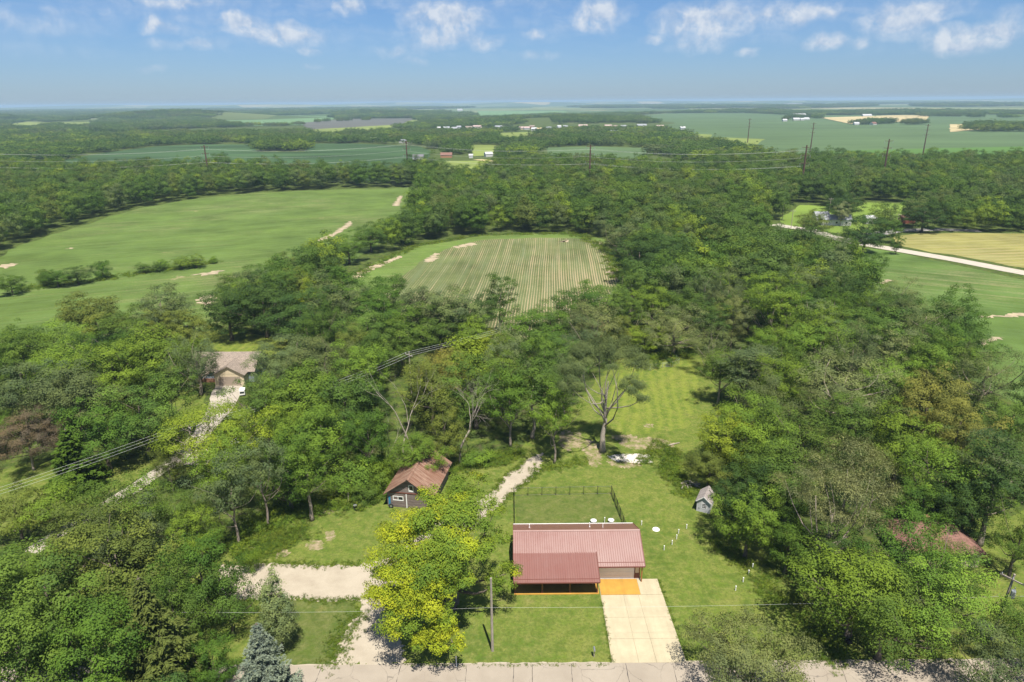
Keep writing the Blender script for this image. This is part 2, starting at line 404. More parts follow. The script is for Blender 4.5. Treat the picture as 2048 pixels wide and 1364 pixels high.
white_m = simple('white_paint', (0.84, 0.82, 0.80), 0.5, 0.03, 1.0); cream_m = simple('cream', (0.66, 0.55, 0.38), 0.6, 0.06, 1.0)
cedar_m = simple('cedar', (0.33, 0.13, 0.045), 0.6, 0.2, 3.0); black_m = simple('black_metal', (0.018, 0.018, 0.018), 0.4, 0.1)
glass_m = simple('glass', (0.02, 0.025, 0.03), 0.08, 0.1, 1.0, 0.0, 0.0, 0.6)
grey_m = simple('grey_metal', (0.42, 0.44, 0.46), 0.4, 0.1, 2.0, 0.6); zinc_m = simple('zinc', (0.62, 0.64, 0.66), 0.35, 0.08, 2.0, 0.5)
pole_m = mat('weathered_pole', bark_fn((0.25, 0.21, 0.17), (0.46, 0.40, 0.33))); rust_pole = simple('weathered_steel', (0.115, 0.062, 0.045), 0.7, 0.2, 1.0)
wire_m = simple('aluminium_wire', (0.62, 0.62, 0.59), 0.7, 0.05, 1.0, 0.0); rubber_m = simple('rubber', (0.03, 0.03, 0.03), 0.8)
blue_m = simple('blue_paint', (0.04, 0.20, 0.34), 0.5); orange_m = simple('orange_plastic', (0.72, 0.27, 0.012), 0.45)
def rust_fn(t):
    v = objc(t)
    n = t.noise(vscale(t, v, (0.5, 1.6, 0.5)), 1.2, 6, 0.65); s = t.noise(vscale(t, v, (0.35, 9.0, 0.35)), 1.0, 4)
    r = t.add('ShaderNodeObjectInfo').outputs['Random']
    col = t.ramp(n, [(0.28, (0.13, 0.060, 0.040)), (0.5, (0.235, 0.125, 0.085)), (0.72, (0.36, 0.235, 0.17))])
    col = t.mix(t.mapr(s, 0.42, 0.7, 0.0, 0.65), col, (0.46, 0.35, 0.26))
    col = t.mix(t.math('MULTIPLY', r, 0.45), col, (0.15, 0.055, 0.03))
    return rough_diffuse(t, col, bump(t, n, 0.3, 0.02), 0.8, 0.2)
rust_m = mat('rusty_metal', rust_fn)
def board_fn(lo, hi):
    def fn(t):
        v = objc(t); n = t.noise(vscale(t, v, (0.8, 3, 9)), 1.5, 6, 0.65); r = t.add('ShaderNodeObjectInfo').outputs['Random']
        return rough_diffuse(t, t.mix(t.math('MULTIPLY', r, 0.5), t.ramp(n, [(0.3, lo), (0.7, hi)]), lo))
    return fn
barn_board = mat('grey_board', board_fn((0.13, 0.098, 0.085), (0.35, 0.29, 0.265))); shed_board = mat('white_board', board_fn((0.46, 0.46, 0.455), (0.66, 0.655, 0.645)))
def shingle_fn(c, sc=3.0):
    def fn(t):
        v = objc(t); n = t.noise(v, sc, 5, 0.7); b = t.add('ShaderNodeTexBrick', {'Vector': v, 'Scale': 2.0, 'Color1': (0.8, 0.8, 0.8, 1), 'Color2': (1.15, 1.15, 1.15, 1), 'Mortar': (0.6, 0.6, 0.6, 1), 'Mortar Size': 0.012})
        col = t.ramp(n, [(0.3, tuple(x * 0.75 for x in c)), (0.7, tuple(x * 1.2 for x in c))])
        return rough_diffuse(t, t.mix(1.0, col, b.outputs[0], 'MULTIPLY'))
    return fn
tan_roof = mat('tan_shingle', shingle_fn((0.30, 0.245, 0.20))); grey_roof = mat('grey_shingle', shingle_fn((0.33, 0.29, 0.27))); pink_roof = mat('red_shingle', shingle_fn((0.24, 0.132, 0.105)))
siding_grey = simple('grey_siding', (0.27, 0.31, 0.35), 0.6, 0.05); taupe = simple('taupe_door', (0.36, 0.29, 0.23), 0.5, 0.05); brick_m = simple('brick', (0.32, 0.16, 0.10), 0.8, 0.2, 6)

# ---------------------------------------------------------------- ground, fields, drives (the setting)
def struct(o): o['kind'] = 'structure'; return o
def sheet(name, pts, m, z, jit=0.0, seg=0.0, seed=1):
    """flat piece of ground with an uneven outline; pts in metres"""
    rg = random.Random(seed); out = []; n = len(pts)
    for i in range(n):
        a = Vector(pts[i]); b = Vector(pts[(i + 1) % n]); out.append(a)
        if seg:
            k = max(1, int((b - a).length / seg)); d = (b - a); nn = Vector((-d.y, d.x)).normalized() if d.length > 0 else Vector((0, 0))
            for q in range(1, k): out.append(a + d * (q / k + rg.uniform(-.2, .2) / k) + nn * rg.gauss(0, jit))
    me = bpy.data.meshes.new(name); me.from_pydata([(p.x, p.y, z) for p in out], [], [tuple(range(len(out)))]); me.update()
    if me.polygons[0].normal.z < 0: me.flip_normals()
    me.materials.append(m)
    return struct(link(bpy.data.objects.new(name, me)))
def pxs(l): return [P(*q) for q in l]
def ribbon(pts, w):
    pts = [Vector(p) for p in pts]; L = []; Rr = []
    for i, p in enumerate(pts):
        d = (pts[min(i + 1, len(pts) - 1)] - pts[max(i - 1, 0)]).normalized(); n = Vector((-d.y, d.x))
        ww = w[i] if hasattr(w, '__len__') else w
        L.append(p + n * ww / 2); Rr.append(p - n * ww / 2)
    return L + Rr[::-1]

def build_ground():
    rs = [0, 60, 150, 400, 1000, 2500, 6000, 15000, 38000]; na = 96
    vs = [(0, 0, 0)]; fs = []
    for r in rs[1:]:
        for k in range(na): vs.append((r * math.cos(2 * math.pi * k / na), r * math.sin(2 * math.pi * k / na), 0))
    for k in range(na): fs.append((0, 1 + k, 1 + (k + 1) % na))
    for i in range(len(rs) - 2):
        for k in range(na):
            a = 1 + i * na; b = a + na; fs.append((a + k, b + k, b + (k + 1) % na, a + (k + 1) % na))
    me = bpy.data.meshes.new('ground'); me.from_pydata(vs, [], fs); me.update(); me.materials.append(ground_m)
    struct(link(bpy.data.objects.new('ground', me)))
build_ground()

FIELDS = [  # name, outline along sight lines, material, height, open (no trees)
    ('soybean_field', [(-60, 545), (40, 490), (100, 470), (200, 440), (280, 416), (400, 396), (520, 385), (700, 378), (838, 375), (826, 410), (800, 462), (740, 500), (680, 535), (620, 560), (540, 590), (470, 615), (430, 655), (300, 670), (90, 715), (-60, 755)], soy_m, .04),
    ('corn_field', [(690, 575), (760, 520), (850, 490), (960, 472), (1060, 467), (1150, 469), (1208, 478), (1222, 510), (1242, 555), (1195, 660), (1125, 690), (1005, 690), (900, 675), (780, 650), (690, 625)], headland_m, .04),
    ('corn_rows_field', [(730, 620), (790, 560), (850, 518), (910, 492), (960, 481), (1060, 476), (1150, 477), (1204, 484), (1216, 510), (1240, 556), (1190, 655), (1125, 688), (1005, 688), (900, 672), (780, 645)], corn_m, .08),
    ('soybean_field', [(1508, 460), (1570, 457), (1690, 490), (1790, 504), (2080, 568), (2150, 850), (2048, 815), (1960, 770), (1880, 715), (1800, 660), (1720, 590), (1640, 540), (1560, 500)], soyr_m, .05),
    ('hay_field', [(1785, 474), (1850, 466), (2100, 468), (2100, 545), (1800, 492)], hay_m, .05),
    ('meadow', [(1700, 418), (1735, 405), (1825, 408), (1818, 440), (1790, 452), (1710, 440)], meadow_m, .06),
    ('verge_lawn', [(1560, 436), (1600, 410), (1650, 412), (1700, 440), (1800, 450), (1812, 462), (1700, 470), (1640, 462), (1570, 450)], meadow_m, .05),
    ('rolling_field', [(70, 333), (170, 312), (215, 305), (310, 293), (400, 289), (495, 289), (520, 304), (610, 304), (616, 287), (700, 287), (835, 292), (862, 302), (852, 330), (800, 360), (720, 362), (640, 357), (560, 354), (460, 352), (330, 350), (200, 356), (100, 352)], far_dark, .12),
    ('valley_field', [(848, 328), (870, 322), (1000, 322), (1015, 332), (930, 348), (845, 345)], far_lime, .12),
    ('far_field', [(425, 241), (520, 233), (660, 229), (668, 238), (610, 244), (500, 246)], far_mint, .5),
    ('plum_field', [(600, 246), (700, 238), (830, 237), (800, 243), (620, 252)], far_plum, .6),
    ('yellow_field', [(620, 255), (700, 246), (835, 240), (838, 247), (700, 258), (640, 264)], far_lime, .5),
    ('distant_field', [(955, 222), (1130, 222), (1140, 229), (955, 232)], far_mint, .7),
    ('broad_field', [(1275, 231), (1340, 227), (1480, 226), (1600, 231), (2100, 229), (2100, 305), (1760, 318), (1700, 318), (1660, 312), (1590, 300), (1540, 290), (1440, 275), (1400, 266), (1350, 257), (1330, 243)], far_green, .3),
    ('near_strip_field', [(1640, 303), (1800, 299), (2100, 292), (2100, 332), (1760, 338), (1680, 334)], plain_field('strip_green', (0.085, 0.165, 0.034)), .45),
    ('wheat_field', [(1640, 236), (1790, 231), (1860, 231), (1850, 236), (1700, 241)], far_tan, 1.2),
    ('stubble_field', [(1900, 249), (1998, 249), (1998, 256), (1900, 255)], far_tan, .7),
    ('hollow_field', [(1092, 295), (1180, 293), (1295, 296), (1288, 304), (1200, 307), (1098, 305)], far_green, .12),
    ('hollow_strip', [(1200, 316), (1300, 320), (1420, 328), (1410, 334), (1290, 328), (1200, 322)], far_green, .12),
    ('clearing', [(10, 250), (60, 243), (110, 246), (60, 252)], far_lime, .5), ('clearing', [(120, 245), (190, 243), (180, 248), (130, 249)], far_lime, .5),
    ('clearing', [(1440, 275), (1530, 279), (1500, 283), (1430, 280)], far_lime, .55), ('clearing', [(1385, 268), (1425, 270), (1410, 276), (1380, 273)], far_lime, .6),
    ('clearing', [(940, 290), (990, 290), (985, 296), (945, 297)], far_lime, .3), ('clearing', [(1000, 266), (1075, 264), (1060, 270), (1000, 272)], far_lime, .3), ('glade', [(955, 398), (1000, 400), (990, 408), (950, 404)], meadow_m, .06),
]
OPEN = []
for i, (nm, pl, m, z) in enumerate(FIELDS):
    if i > 6 and nm not in ('glade', 'rolling_field', 'near_strip_field'):      # open ground runs on in front, hidden by the tops of nearer trees
        pl = [(a, b + (1365 * 11 / P(a, b)[1] if inpoly(a, b - .4, pl) and not inpoly(a, b + .4, pl) else 0)) for a, b in pl]
    w = pxs(pl); far = max(q[1] for q in w)
    sheet(nm, w, m, z, min(1.0, 0.002 * far), max(3.0, 0.02 * far), i)
    if nm != 'corn_rows_field': OPEN.append(w)

YARD = [(440, 1150), (500, 1100), (560, 1045), (640, 1015), (700, 1010), (760, 1000), (800, 1020), (900, 975), (985, 940), (1060, 905), (1100, 850), (1180, 840), (1225, 760), (1270, 715), (1388, 708), (1418, 790), (1402, 850), (1388, 890), (1388, 950), (1405, 1000), (1420, 1080), (1530, 1170), (1620, 1260), (1680, 1345), (430, 1345), (420, 1200)]
OPEN.append(pxs(YARD)); OPEN.append([(-30, 30), (54, 30), (54, 61), (-30, 61)])
sheet('lawn', pxs([(380, 1160), (470, 1080), (560, 1030), (640, 985), (700, 990), (760, 970), (900, 940), (1040, 900), (1070, 840), (1150, 810), (1215, 740), (1260, 705), (1410, 690), (1440, 800), (1410, 850), (1400, 920), (1450, 1000), (1500, 1080), (1640, 1170), (1850, 1250), (2150, 1300), (2150, 1345), (330, 1352)]), lawn_m, .004, .5, 1.5, 40)
sheet('mown_lawn', pxs([(1150, 850), (1205, 850), (1230, 760), (1270, 718), (1385, 712), (1400, 790), (1380, 850), (1340, 862), (1290, 868), (1200, 872)]), mown_m, .010, .5, 1.5, 41)
sheet('front_lawn', pxs([(560, 1190), (620, 1200), (712, 1197), (715, 1235), (680, 1275), (662, 1332), (540, 1335)]), mat('deep_lawn', lawn_fn(False, 0.72)), .010, .25, .8, 42)
sheet('pen_lawn', [(0.3, 83.6), (16.6, 83.6), (15.9, 95.8), (.3, 95.6)], mat('pen_grass', lawn_fn(False, 0.76)), .010, .2, .8, 43)
for pl, sd in (([(-40, 950), (60, 925), (140, 905), (250, 920), (330, 900), (395, 872), (350, 905), (250, 975), (120, 1040), (-40, 1075)], 44),
               ([(385, 668), (440, 660), (600, 680), (575, 708), (500, 712), (400, 712)], 45), ([(330, 790), (398, 770), (412, 820), (380, 860), (330, 850)], 46), ([(1890, 1050), (2048, 1020), (2090, 1250), (1960, 1260)], 47)):
    w = pxs(pl); OPEN.append(w); sheet('side_lawn', w, mown_m if sd == 45 else lawn_m, .008, .4, 1.5, sd)
# drives and road
sheet('gravel_drive', pxs([(438, 1131), (520, 1126), (640, 1131), (722, 1130), (790, 1112), (880, 1040), (985, 985), (1010, 952), (1050, 922), (1085, 905), (1078, 945), (1035, 978), (1005, 1003), (930, 1068), (845, 1140), (790, 1196), (798, 1250), (808, 1328), (664, 1331), (672, 1300), (690, 1260), (724, 1222), (716, 1199), (640, 1203), (585, 1197), (438, 1200)]), gravel_m, .016, .20, .25, 50)
ld = [P(60, 1105), P(110, 1070), P(190, 1025), P(255, 985), P(325, 938), P(400, 872), P(440, 818), P(452, 790), P(459, 768)]
OPEN.append([tuple(q) for q in ribbon(ld, 8.5)])
sheet('gravel_lane', ribbon(ld, [2.6, 2.6, 2.8, 3, 3, 3.4, 5.2, 6.3, 6]), mat('lane_concrete', slab_fn((0.44, 0.39, 0.32), 0.2)), .020, .12, 1.0, 51)
sheet('gravel_court', pxs([(370, 905), (470, 885), (500, 900), (480, 925), (400, 930), (350, 930)]), mat('court', slab_fn((0.50, 0.43, 0.36), 0.2)), .016, .2, 1, 52)
cr = [P(1548, 449), P(1570, 453), P(1620, 460), P(1690, 482), P(1800, 501), P(1900, 518), P(2048, 546), P(2150, 566)]
OPEN.append([tuple(q) for q in ribbon(cr, 16)])
sheet('country_road', ribbon(cr, 7.5), mat('pale_road', slab_fn((0.50, 0.45, 0.37), 0.1)), .09, .1, 5, 53)
br = [P(1700, 484), P(1740, 470), P(1800, 461), P(1880, 459), P(1960, 462)]
sheet('farm_lane', ribbon(br, 7), mat('grey_lane', slab_fn((0.36, 0.34, 0.31), 0.1)), .085, .1, 5, 54)
fr = [P(1066, 244), P(1074, 250), P(1080, 256), P(1086, 264)]
sheet('village_road', ribbon(fr, 16), far_tan, .7, .5, 30, 55); OPEN.append([tuple(q) for q in ribbon(fr, 60)])
fr = [P(955, 319), P(985, 323), P(1014, 328)]
sheet('valley_road', ribbon(fr, 12), far_tan, .25, .3, 20, 56); OPEN.append([tuple(q) for q in ribbon(fr, 30)])
sheet('road_edge', [(-130, 53.8), (130, 53.8), (130, 60.92), (-130, 60.92)], gravel_m, .012, .05, .7, 57)
struct(MB().box(-130, 130, 54.2, 60.75, -.2, .05).build('road', road_m))
for x, tl in ((-13.1, .1), (-5.4, -.05), (-.3, .1), (1.9, 0), (6.2, .08), (12.6, -.1), (17.6, .1), (29.8, .9), (35.5, .7), (-22.0, .1)):
    struct(sheet('road_crack', ribbon([(x, 54.3), (x + tl * .4 + .05, 56.4), (x + tl, 58.2), (x + tl * 1.6 + .06, 60.6)], .055), simple('tar', (0.09, 0.08, 0.07)), .054, .02, .3, int(x * 7)))
for (px, py, w, h), sd in zip(((661, 1071, 26, 24), (632, 1091, 40, 26), (562, 1104, 34, 22), (1297, 851, 24, 9), (1290, 888, 130, 26), (1250, 876, 60, 14), (1185, 905, 40, 60), (655, 1022, 26, 14), (1250, 922, 90, 26), (785, 996, 30, 12), (1140, 880, 60, 40)), range(60, 80)):
    ring = [P(px + w / 2 * math.cos(a) * random.uniform(.7, 1.15), py + h / 2 * math.sin(a) * random.uniform(.7, 1.15)) for a in [k * 2 * math.pi / 14 for k in range(14)]]
    sheet('bare_soil', ring, soil_m, .012 + .001 * (sd - 60), .22, .22, sd)
for pl, sd in (([(632, 482), (664, 468), (700, 443), (706, 446), (680, 466), (645, 482)], 90), ([(786, 412), (798, 392), (806, 392), (796, 412)], 91), ([(-10, 533), (20, 527), (38, 528), (10, 538)], 92), ([(846, 524), (870, 506), (878, 507), (866, 524)], 93),
               ([(905, 494), (945, 486), (955, 489), (915, 497)], 94), ([(1116, 484), (1138, 480), (1138, 484)], 95), ([(1756, 566), (1778, 558), (1782, 563), (1764, 568)], 96), ([(1955, 632), (2010, 630), (2060, 624), (2060, 628), (2010, 635), (1958, 636)], 97),
               ([(1958, 680), (1980, 674), (2010, 676), (1985, 682), (1966, 694)], 98), ([(380, 551), (420, 545), (440, 540), (445, 543), (415, 551)], 99), ([(130, 498), (146, 495), (146, 498)], 100), ([(1215, 540), (1240, 552), (1236, 560), (1212, 548)], 101), ([(690, 556), (750, 530), (800, 512), (804, 515), (750, 538), (700, 566)], 102), ([(390, 600), (420, 590), (436, 600), (410, 612)], 103)):
    w = pxs(pl); sheet('bare_soil', w, simple('dry_soil', (0.40, 0.325, 0.215), 0.9, 0.25, 0.4, space='pos') if 'dry_soil' not in MATS else MATS['dry_soil'], .12 + .001 * (sd - 90), .7, .9, sd)
def concrete_pad():
    o = struct(sheet('concrete_pad', pxs([(1214, 911), (1256, 908), (1298, 907), (1306, 925), (1268, 926), (1228, 921)]), pale_conc, .030, .15, .6, 81))
concrete_pad()

def hill(name, x, y, rx, ry, h, m, seed):
    rg = random.Random(seed); n, k = 40, 8; vs = []; fs = []
    ph = [rg.uniform(0, 6.28) for _ in range(4)]
    for i in range(k + 1):
        r = 1 - i / k
        for j in range(n):
            a = 2 * math.pi * j / n; q = 1 if name == 'village_hill' else 1 + .18 * math.sin(2 * a + ph[0]) + .10 * math.sin(5 * a + ph[1])
            z = h * (math.cos(math.pi * r) + 1) / 2 * (1 + .25 * math.sin(3 * a + ph[2]) * r) - 0.5 * (i == 0)
            vs.append((x + rx * r * q * math.cos(a), y + ry * r * q * math.sin(a), z))
    for i in range(k):
        for j in range(n): fs.append((i * n + j, i * n + (j + 1) % n, (i + 1) * n + (j + 1) % n, (i + 1) * n + j))
    me = bpy.data.meshes.new(name); me.from_pydata(vs, [], fs); me.update(); me.materials.append(m)
    me.polygons.foreach_set('use_smooth', [True] * len(me.polygons))
    return struct(link(bpy.data.objects.new(name, me)))
def hill_z(x, y):
    z = 0
    for hx, hy, rx, ry, h in HILLS:
        r = math.hypot((x - hx) / rx, (y - hy) / ry)
        if r < 1: z = max(z, h * (math.cos(math.pi * r) + 1) / 2 * .9)
    return z
HILLS = [(120, 2080, 380, 430, 15), (-1420, 3050, 560, 420, 34), (-2350, 3000, 520, 400, 30), (-700, 3700, 420, 300, 16)]
for k, (x, y, rx, ry, h) in enumerate(HILLS): hill('village_hill' if k == 0 else 'wooded_hill', x, y, rx, ry, h, ground_m, k)
_hr = random.Random(4)
for k in range(26):
    az = R(-42 + k * 3.4 + _hr.uniform(-1, 1)); d = _hr.uniform(11000, 21000)
    hill('distant_ridge', d * math.sin(az), d * math.cos(az), _hr.uniform(1400, 3600), _hr.uniform(500, 1200), _hr.uniform(24, 66), ground_m, 10 + k)

def build_haze():
    o = MB().box(-39500, 39500, -39500, 39500, -1.0, 80.0).build('haze', None)
    m = bpy.data.materials.new('haze'); m.use_nodes = True; t = NT(m.node_tree); t.n.clear()
    out = t.add('ShaderNodeOutputMaterial')
    v = t.add('ShaderNodeVolumePrincipled', {'Color': (0.56, 0.79, 1.0, 1), 'Density': 0.000105, 'Anisotropy': 0.0})
    t.l.new(v.outputs[0], out.inputs['Volume']); o.data.materials.append(m)
    o['kind'] = 'stuff'
build_haze()

# ---------------------------------------------------------------- buildings
KEEP_CLEAR = []   # (x, y, r) round buildings
def ribbed_panel(w, L, th=.02, ribs=3):
    """sheet metal roof panel: width along x, length along y, standing ribs"""
    xs = []; zs = []; st = w / ribs
    for k in range(ribs):
        x = k * st; xs += [x, x + st - .085, x + st - .06, x + st - .025]; zs += [0, 0, .030, .030]
    xs.append(w); zs.append(0); n = len(xs)
    vs = [(x, 0, z) for x, z in zip(xs, zs)] + [(x, L, z) for x, z in zip(xs, zs)] + [(x, 0, z - th) for x, z in zip(xs, zs)] + [(x, L, z - th) for x, z in zip(xs, zs)]
    fs = []
    for i in range(n - 1):
        fs += [(i, i + 1, n + i + 1, n + i), (2 * n + i + 1, 2 * n + i, 3 * n + i, 3 * n + i + 1), (i + 1, i, 2 * n + i, 2 * n + i + 1), (n + i, n + i + 1, 3 * n + i + 1, 3 * n + i)]
    mb = MB(); mb.v = vs; mb.f = fs; return mb
def panel_run(parent, x0, x1, ylo, zlo, yhi, zhi, w, m, name='roof_panel'):
    """row of roof panels from eave (ylo, zlo) to ridge (yhi, zhi)"""
    L = math.hypot(yhi - ylo, zhi - zlo); ang = math.atan2(zhi - zlo, yhi - ylo); n = max(1, round((x1 - x0) / w)); w = (x1 - x0) / n
    flip = yhi < ylo
    me = ribbed_panel(w + .012, L).mesh(name, m)
    for k in range(n):
        o = link(bpy.data.objects.new(name, me), parent)
        if not flip: o.location = (x0 + k * w, ylo, zlo + .0015 * (k % 2)); o.rotation_euler = (ang, 0, 0)
        else: o.location = (x0 + (k + 1) * w, ylo, zlo + .0015 * (k % 2)); o.rotation_euler = (math.atan2(zhi - zlo, ylo - yhi), 0, math.pi)

def build_house():
    h = empty('red_roof_house', (8.6, 75.2, 0), 0, 'low house with dark red ribbed metal roof and front porch beside the cream driveway', 'house')
    KEEP_CLEAR.append((8.6, 79, 11))
    def part(mb, name, m, par=h): 
        o = mb.build(name, m); o.parent = par; o.matrix_parent_inverse = Matrix.Translation((-8.6, -75.2, 0)) if par is h else Matrix(); return o
    sub = lambda mb, name, m, par: link(mb.build(name, m), par) if False else _sub(mb, name, m, par)
    def _sub(mb, name, m, par):
        o = mb.build(name, m); o.parent = par; return o
    # walls (board clad), set back under the eaves
    wall = MB().box(.35, 10.9, 75.1, 75.25, .12, 2.72).box(.35, .5, 75.25, 82.9, .12, 2.72).box(16.55, 16.7, 75.25, 82.9, .12, 2.72).box(.5, 16.55, 82.75, 82.9, .12, 2.72)
    wall.box(15.95, 16.7, 75.1, 75.25, .12, 2.72).box(10.9, 11.15, 75.1, 75.25, .12, 2.72).box(11.15, 15.95, 75.1, 75.25, 2.32, 2.72)
    for xa in (.352, 16.552): wall.raw([(xa, 75.1, 2.72), (xa, 82.9, 2.72), (xa, 79, 4.72), (xa + .146, 75.1, 2.72), (xa + .146, 82.9, 2.72), (xa + .146, 79, 4.72)], [(0, 1, 2), (3, 5, 4), (0, 3, 4, 1), (1, 4, 5, 2), (2, 5, 3, 0)])
    part(wall, 'wall', cedar_m)
    part(MB().box(.3, 16.75, 75.04, 82.96, -.1, .118), 'foundation', pale_conc)
    # entry panel at the right of the garage door
    part(MB().box(16.0, 16.62, 75.055, 75.097, .16, .95), 'wainscot', trim_m); part(MB().box(16.05, 16.52, 75.06, 75.098, 1.0, 2.25), 'side_panel', cream_m)
    part(MB().box(16.72, 16.86, 74.42, 74.56, 0, 2.65), 'corner_post', cedar_m)
    # garage door in four sections
    g = part(MB().box(11.17, 15.93, 75.17, 75.20, .02, 2.30), 'garage_door', white_m)
    for k in range(4):
        z0 = .03 + k * .568
        _sub(MB().box(11.18, 15.92, 75.135, 75.168, z0, z0 + .552), 'door_section', white_m, g)
    g.matrix_parent_inverse = Matrix.Translation((-8.6, -75.2, 0))
    part(MB().box(11.05, 11.165, 75.06, 75.098, 0, 2.42).box(15.935, 16.0, 75.06, 75.098, 0, 2.42).box(11.165, 15.935, 75.06, 75.098, 2.32, 2.42), 'door_casing', trim_m)
    # main roof
    hr = Matrix.Translation((-8.6, -75.2, 0))
    mr = part(MB().slab([(.02, 74.22, 2.70), (17.0, 74.22, 2.70), (17.0, 79.0, 4.92), (.02, 79.0, 4.92)], .12).slab([(.02, 83.7, 2.70), (.02, 79.0, 4.92), (17.0, 79.0, 4.92), (17.0, 83.7, 2.70)], .12), 'roof', trim_m)
    panel_run(mr, -.05, 17.10, 74.15, 2.715, 78.97, 4.955, .915, roof_m)
    panel_run(mr, -.05, 17.10, 83.78, 2.715, 79.03, 4.955, .915, roof_m)
    _sub(MB().box(-.06, 17.11, 74.095, 74.145, 2.56, 2.73), 'fascia', trim_m, mr)
    k = (4.955 - 2.715) / (78.97 - 74.15)
    _sub(MB().slab([(-.05, 74.62, 2.762 + k * .47), (17.10, 74.62, 2.762 + k * .47), (17.10, 74.70, 2.762 + k * .55), (-.05, 74.70, 2.762 + k * .55)], .012), 'snow_rail', trim_m, mr)
    _sub(MB().box(-.06, 17.11, 83.79, 83.90, 2.60, 2.74), 'gutter', white_m, mr)
    for xx in (-.105, 17.105):
        _sub(MB().slab([(xx, 74.15, 2.79), (xx + .06, 74.15, 2.79), (xx + .06, 79, 5.03), (xx, 79, 5.03)], .22), 'gable_trim', trim_m, mr)
        _sub(MB().slab([(xx, 83.78, 2.79), (xx, 79.004, 5.03), (xx + .06, 79.004, 5.03), (xx + .06, 83.78, 2.79)], .22), 'gable_trim', trim_m, mr)
    _sub(MB().slab([(-.06, 78.80, 4.945), (17.11, 78.80, 4.945), (17.11, 79, 5.045), (-.06, 79, 5.045)], .02).slab([(-.06, 79.2, 4.945), (-.06, 79, 5.045), (17.11, 79, 5.045), (17.11, 79.2, 4.945)], .02), 'ridge_cap', roof_m, mr)
    for x, y, z, hh in ((2.2, 81.3, 3.85, .55), (10.6, 81.3, 3.85, .75), (12.4, 81.0, 3.95, .7)):
        _sub(MB().tube([(x, y, z - .15), (x, y, z + hh)], .06, 10).lathe((x, y, z), [(.14, -.12), (.13, .02), (.07, .12)], 10), 'vent_pipe', white_m, mr)
    # porch
    pr = part(MB().slab([(.02, 71.62, 2.38), (10.82, 71.62, 2.38), (10.82, 76.0, 3.52), (.02, 76.0, 3.52)], .10), 'porch_roof', trim_m)
    panel_run(pr, -.06, 10.9, 71.52, 2.40, 76.08, 3.588, .915, roof_m)
    k = (3.588 - 2.40) / (76.08 - 71.52)
    _sub(MB().slab([(-.06, 71.95, 2.447 + k * .43), (10.9, 71.95, 2.447 + k * .43), (10.9, 72.03, 2.447 + k * .51), (-.06, 72.03, 2.447 + k * .51)], .012), 'snow_rail', trim_m, pr)
    _sub(MB().box(-.07, 10.91, 71.46, 71.515, 2.26, 2.42), 'fascia', trim_m, pr)
    for xx in (-.115, 10.905): _sub(MB().slab([(xx, 71.52, 2.47), (xx + .06, 71.52, 2.47), (xx + .06, 76.08, 3.66), (xx, 76.08, 3.66)], .2), 'gable_trim', trim_m, pr)
    part(MB().box(0.05, 10.85, 72.34, 72.52, 2.06, 2.34), 'porch_beam', cedar_m)
    for x in (.12, 3.62, 7.18, 10.70):
        p = part(MB().box(x - .075, x + .075, 72.36, 72.51, .10, 2.06), 'porch_post', cedar_m)
        _sub(MB().box(x - .10, x + .10, 72.33, 72.535, .102, .55), 'post_base', trim_m, p)
    part(MB().box(.0, 10.95, 72.15, 75.03, -.1, .10), 'porch_slab', stained_m)
    d = part(MB().box(5.2, 6.15, 75.04, 75.095, .12, 2.15), 'door', trim_m); _sub(MB().box(6.0, 6.05, 75.0, 75.035, 1.05, 1.15), 'handle', zinc_m, d)
    for x0 in (1.4, 7.6):
        f = part(MB().box(x0, x0 + .08, 75.03, 75.095, .95, 2.05).box(x0 + 1.42, x0 + 1.5, 75.03, 75.095, .95, 2.05).box(x0 + .08, x0 + 1.42, 75.03, 75.095, .95, 1.03).box(x0 + .08, x0 + 1.42, 75.03, 75.095, 1.97, 2.05).box(x0 + .71, x0 + .79, 75.035, 75.09, 1.03, 1.97), 'window', white_m)
        _sub(MB().box(x0 + .08, x0 + 1.42, 75.07, 75.092, 1.03, 1.97), 'pane', glass_m, f)
build_house()

def build_driveway():
    d = struct(link(bpy.data.objects.new('driveway', MB().raw([(11.0, 60.55, .02), (19.4, 60.75, .02), (19.0, 75.0, .02), (11.15, 75.0, .02)], [(0, 1, 2, 3)]).mesh('driveway', joint_m))))
    ys = [60.8, 64.35, 67.9, 71.95]; g = .018
    def lx(y): return 10.98 + (y - 60.6) * .017
    def rx(y): return 19.42 - (y - 60.8) * .028
    for i in range(3):
        y0, y1 = ys[i] + (g if i else -.1), ys[i + 1] - g
        f = (0, .36, .60, 1)
        for j in range(3):
            a0 = lx(y0) + (rx(y0) - lx(y0)) * f[j] + g; a1 = lx(y0) + (rx(y0) - lx(y0)) * f[j + 1] - g
            b0 = lx(y1) + (rx(y1) - lx(y1)) * f[j] + g; b1 = lx(y1) + (rx(y1) - lx(y1)) * f[j + 1] - g
            z = .068 + random.uniform(-.004, .004)
            MB().hexa([(a0, y0, -.05), (a1, y0, -.05), (b1, y1, -.05), (b0, y1, -.05)], [(a0, y0, z), (a1, y0, z), (b1, y1, z), (b0, y1, z)]).build('concrete_slab', concrete_m, d)
    MB().box(16.28, 19.02, 71.99, 75.0, -.05, .07).build('concrete_slab', concrete_m, d)
    s = MB().box(11.17, 16.24, 71.99, 75.02, -.05, .082).build('stained_slab', stained_m, d); s['label'] = 'orange stained concrete slab before the garage door'
build_driveway()

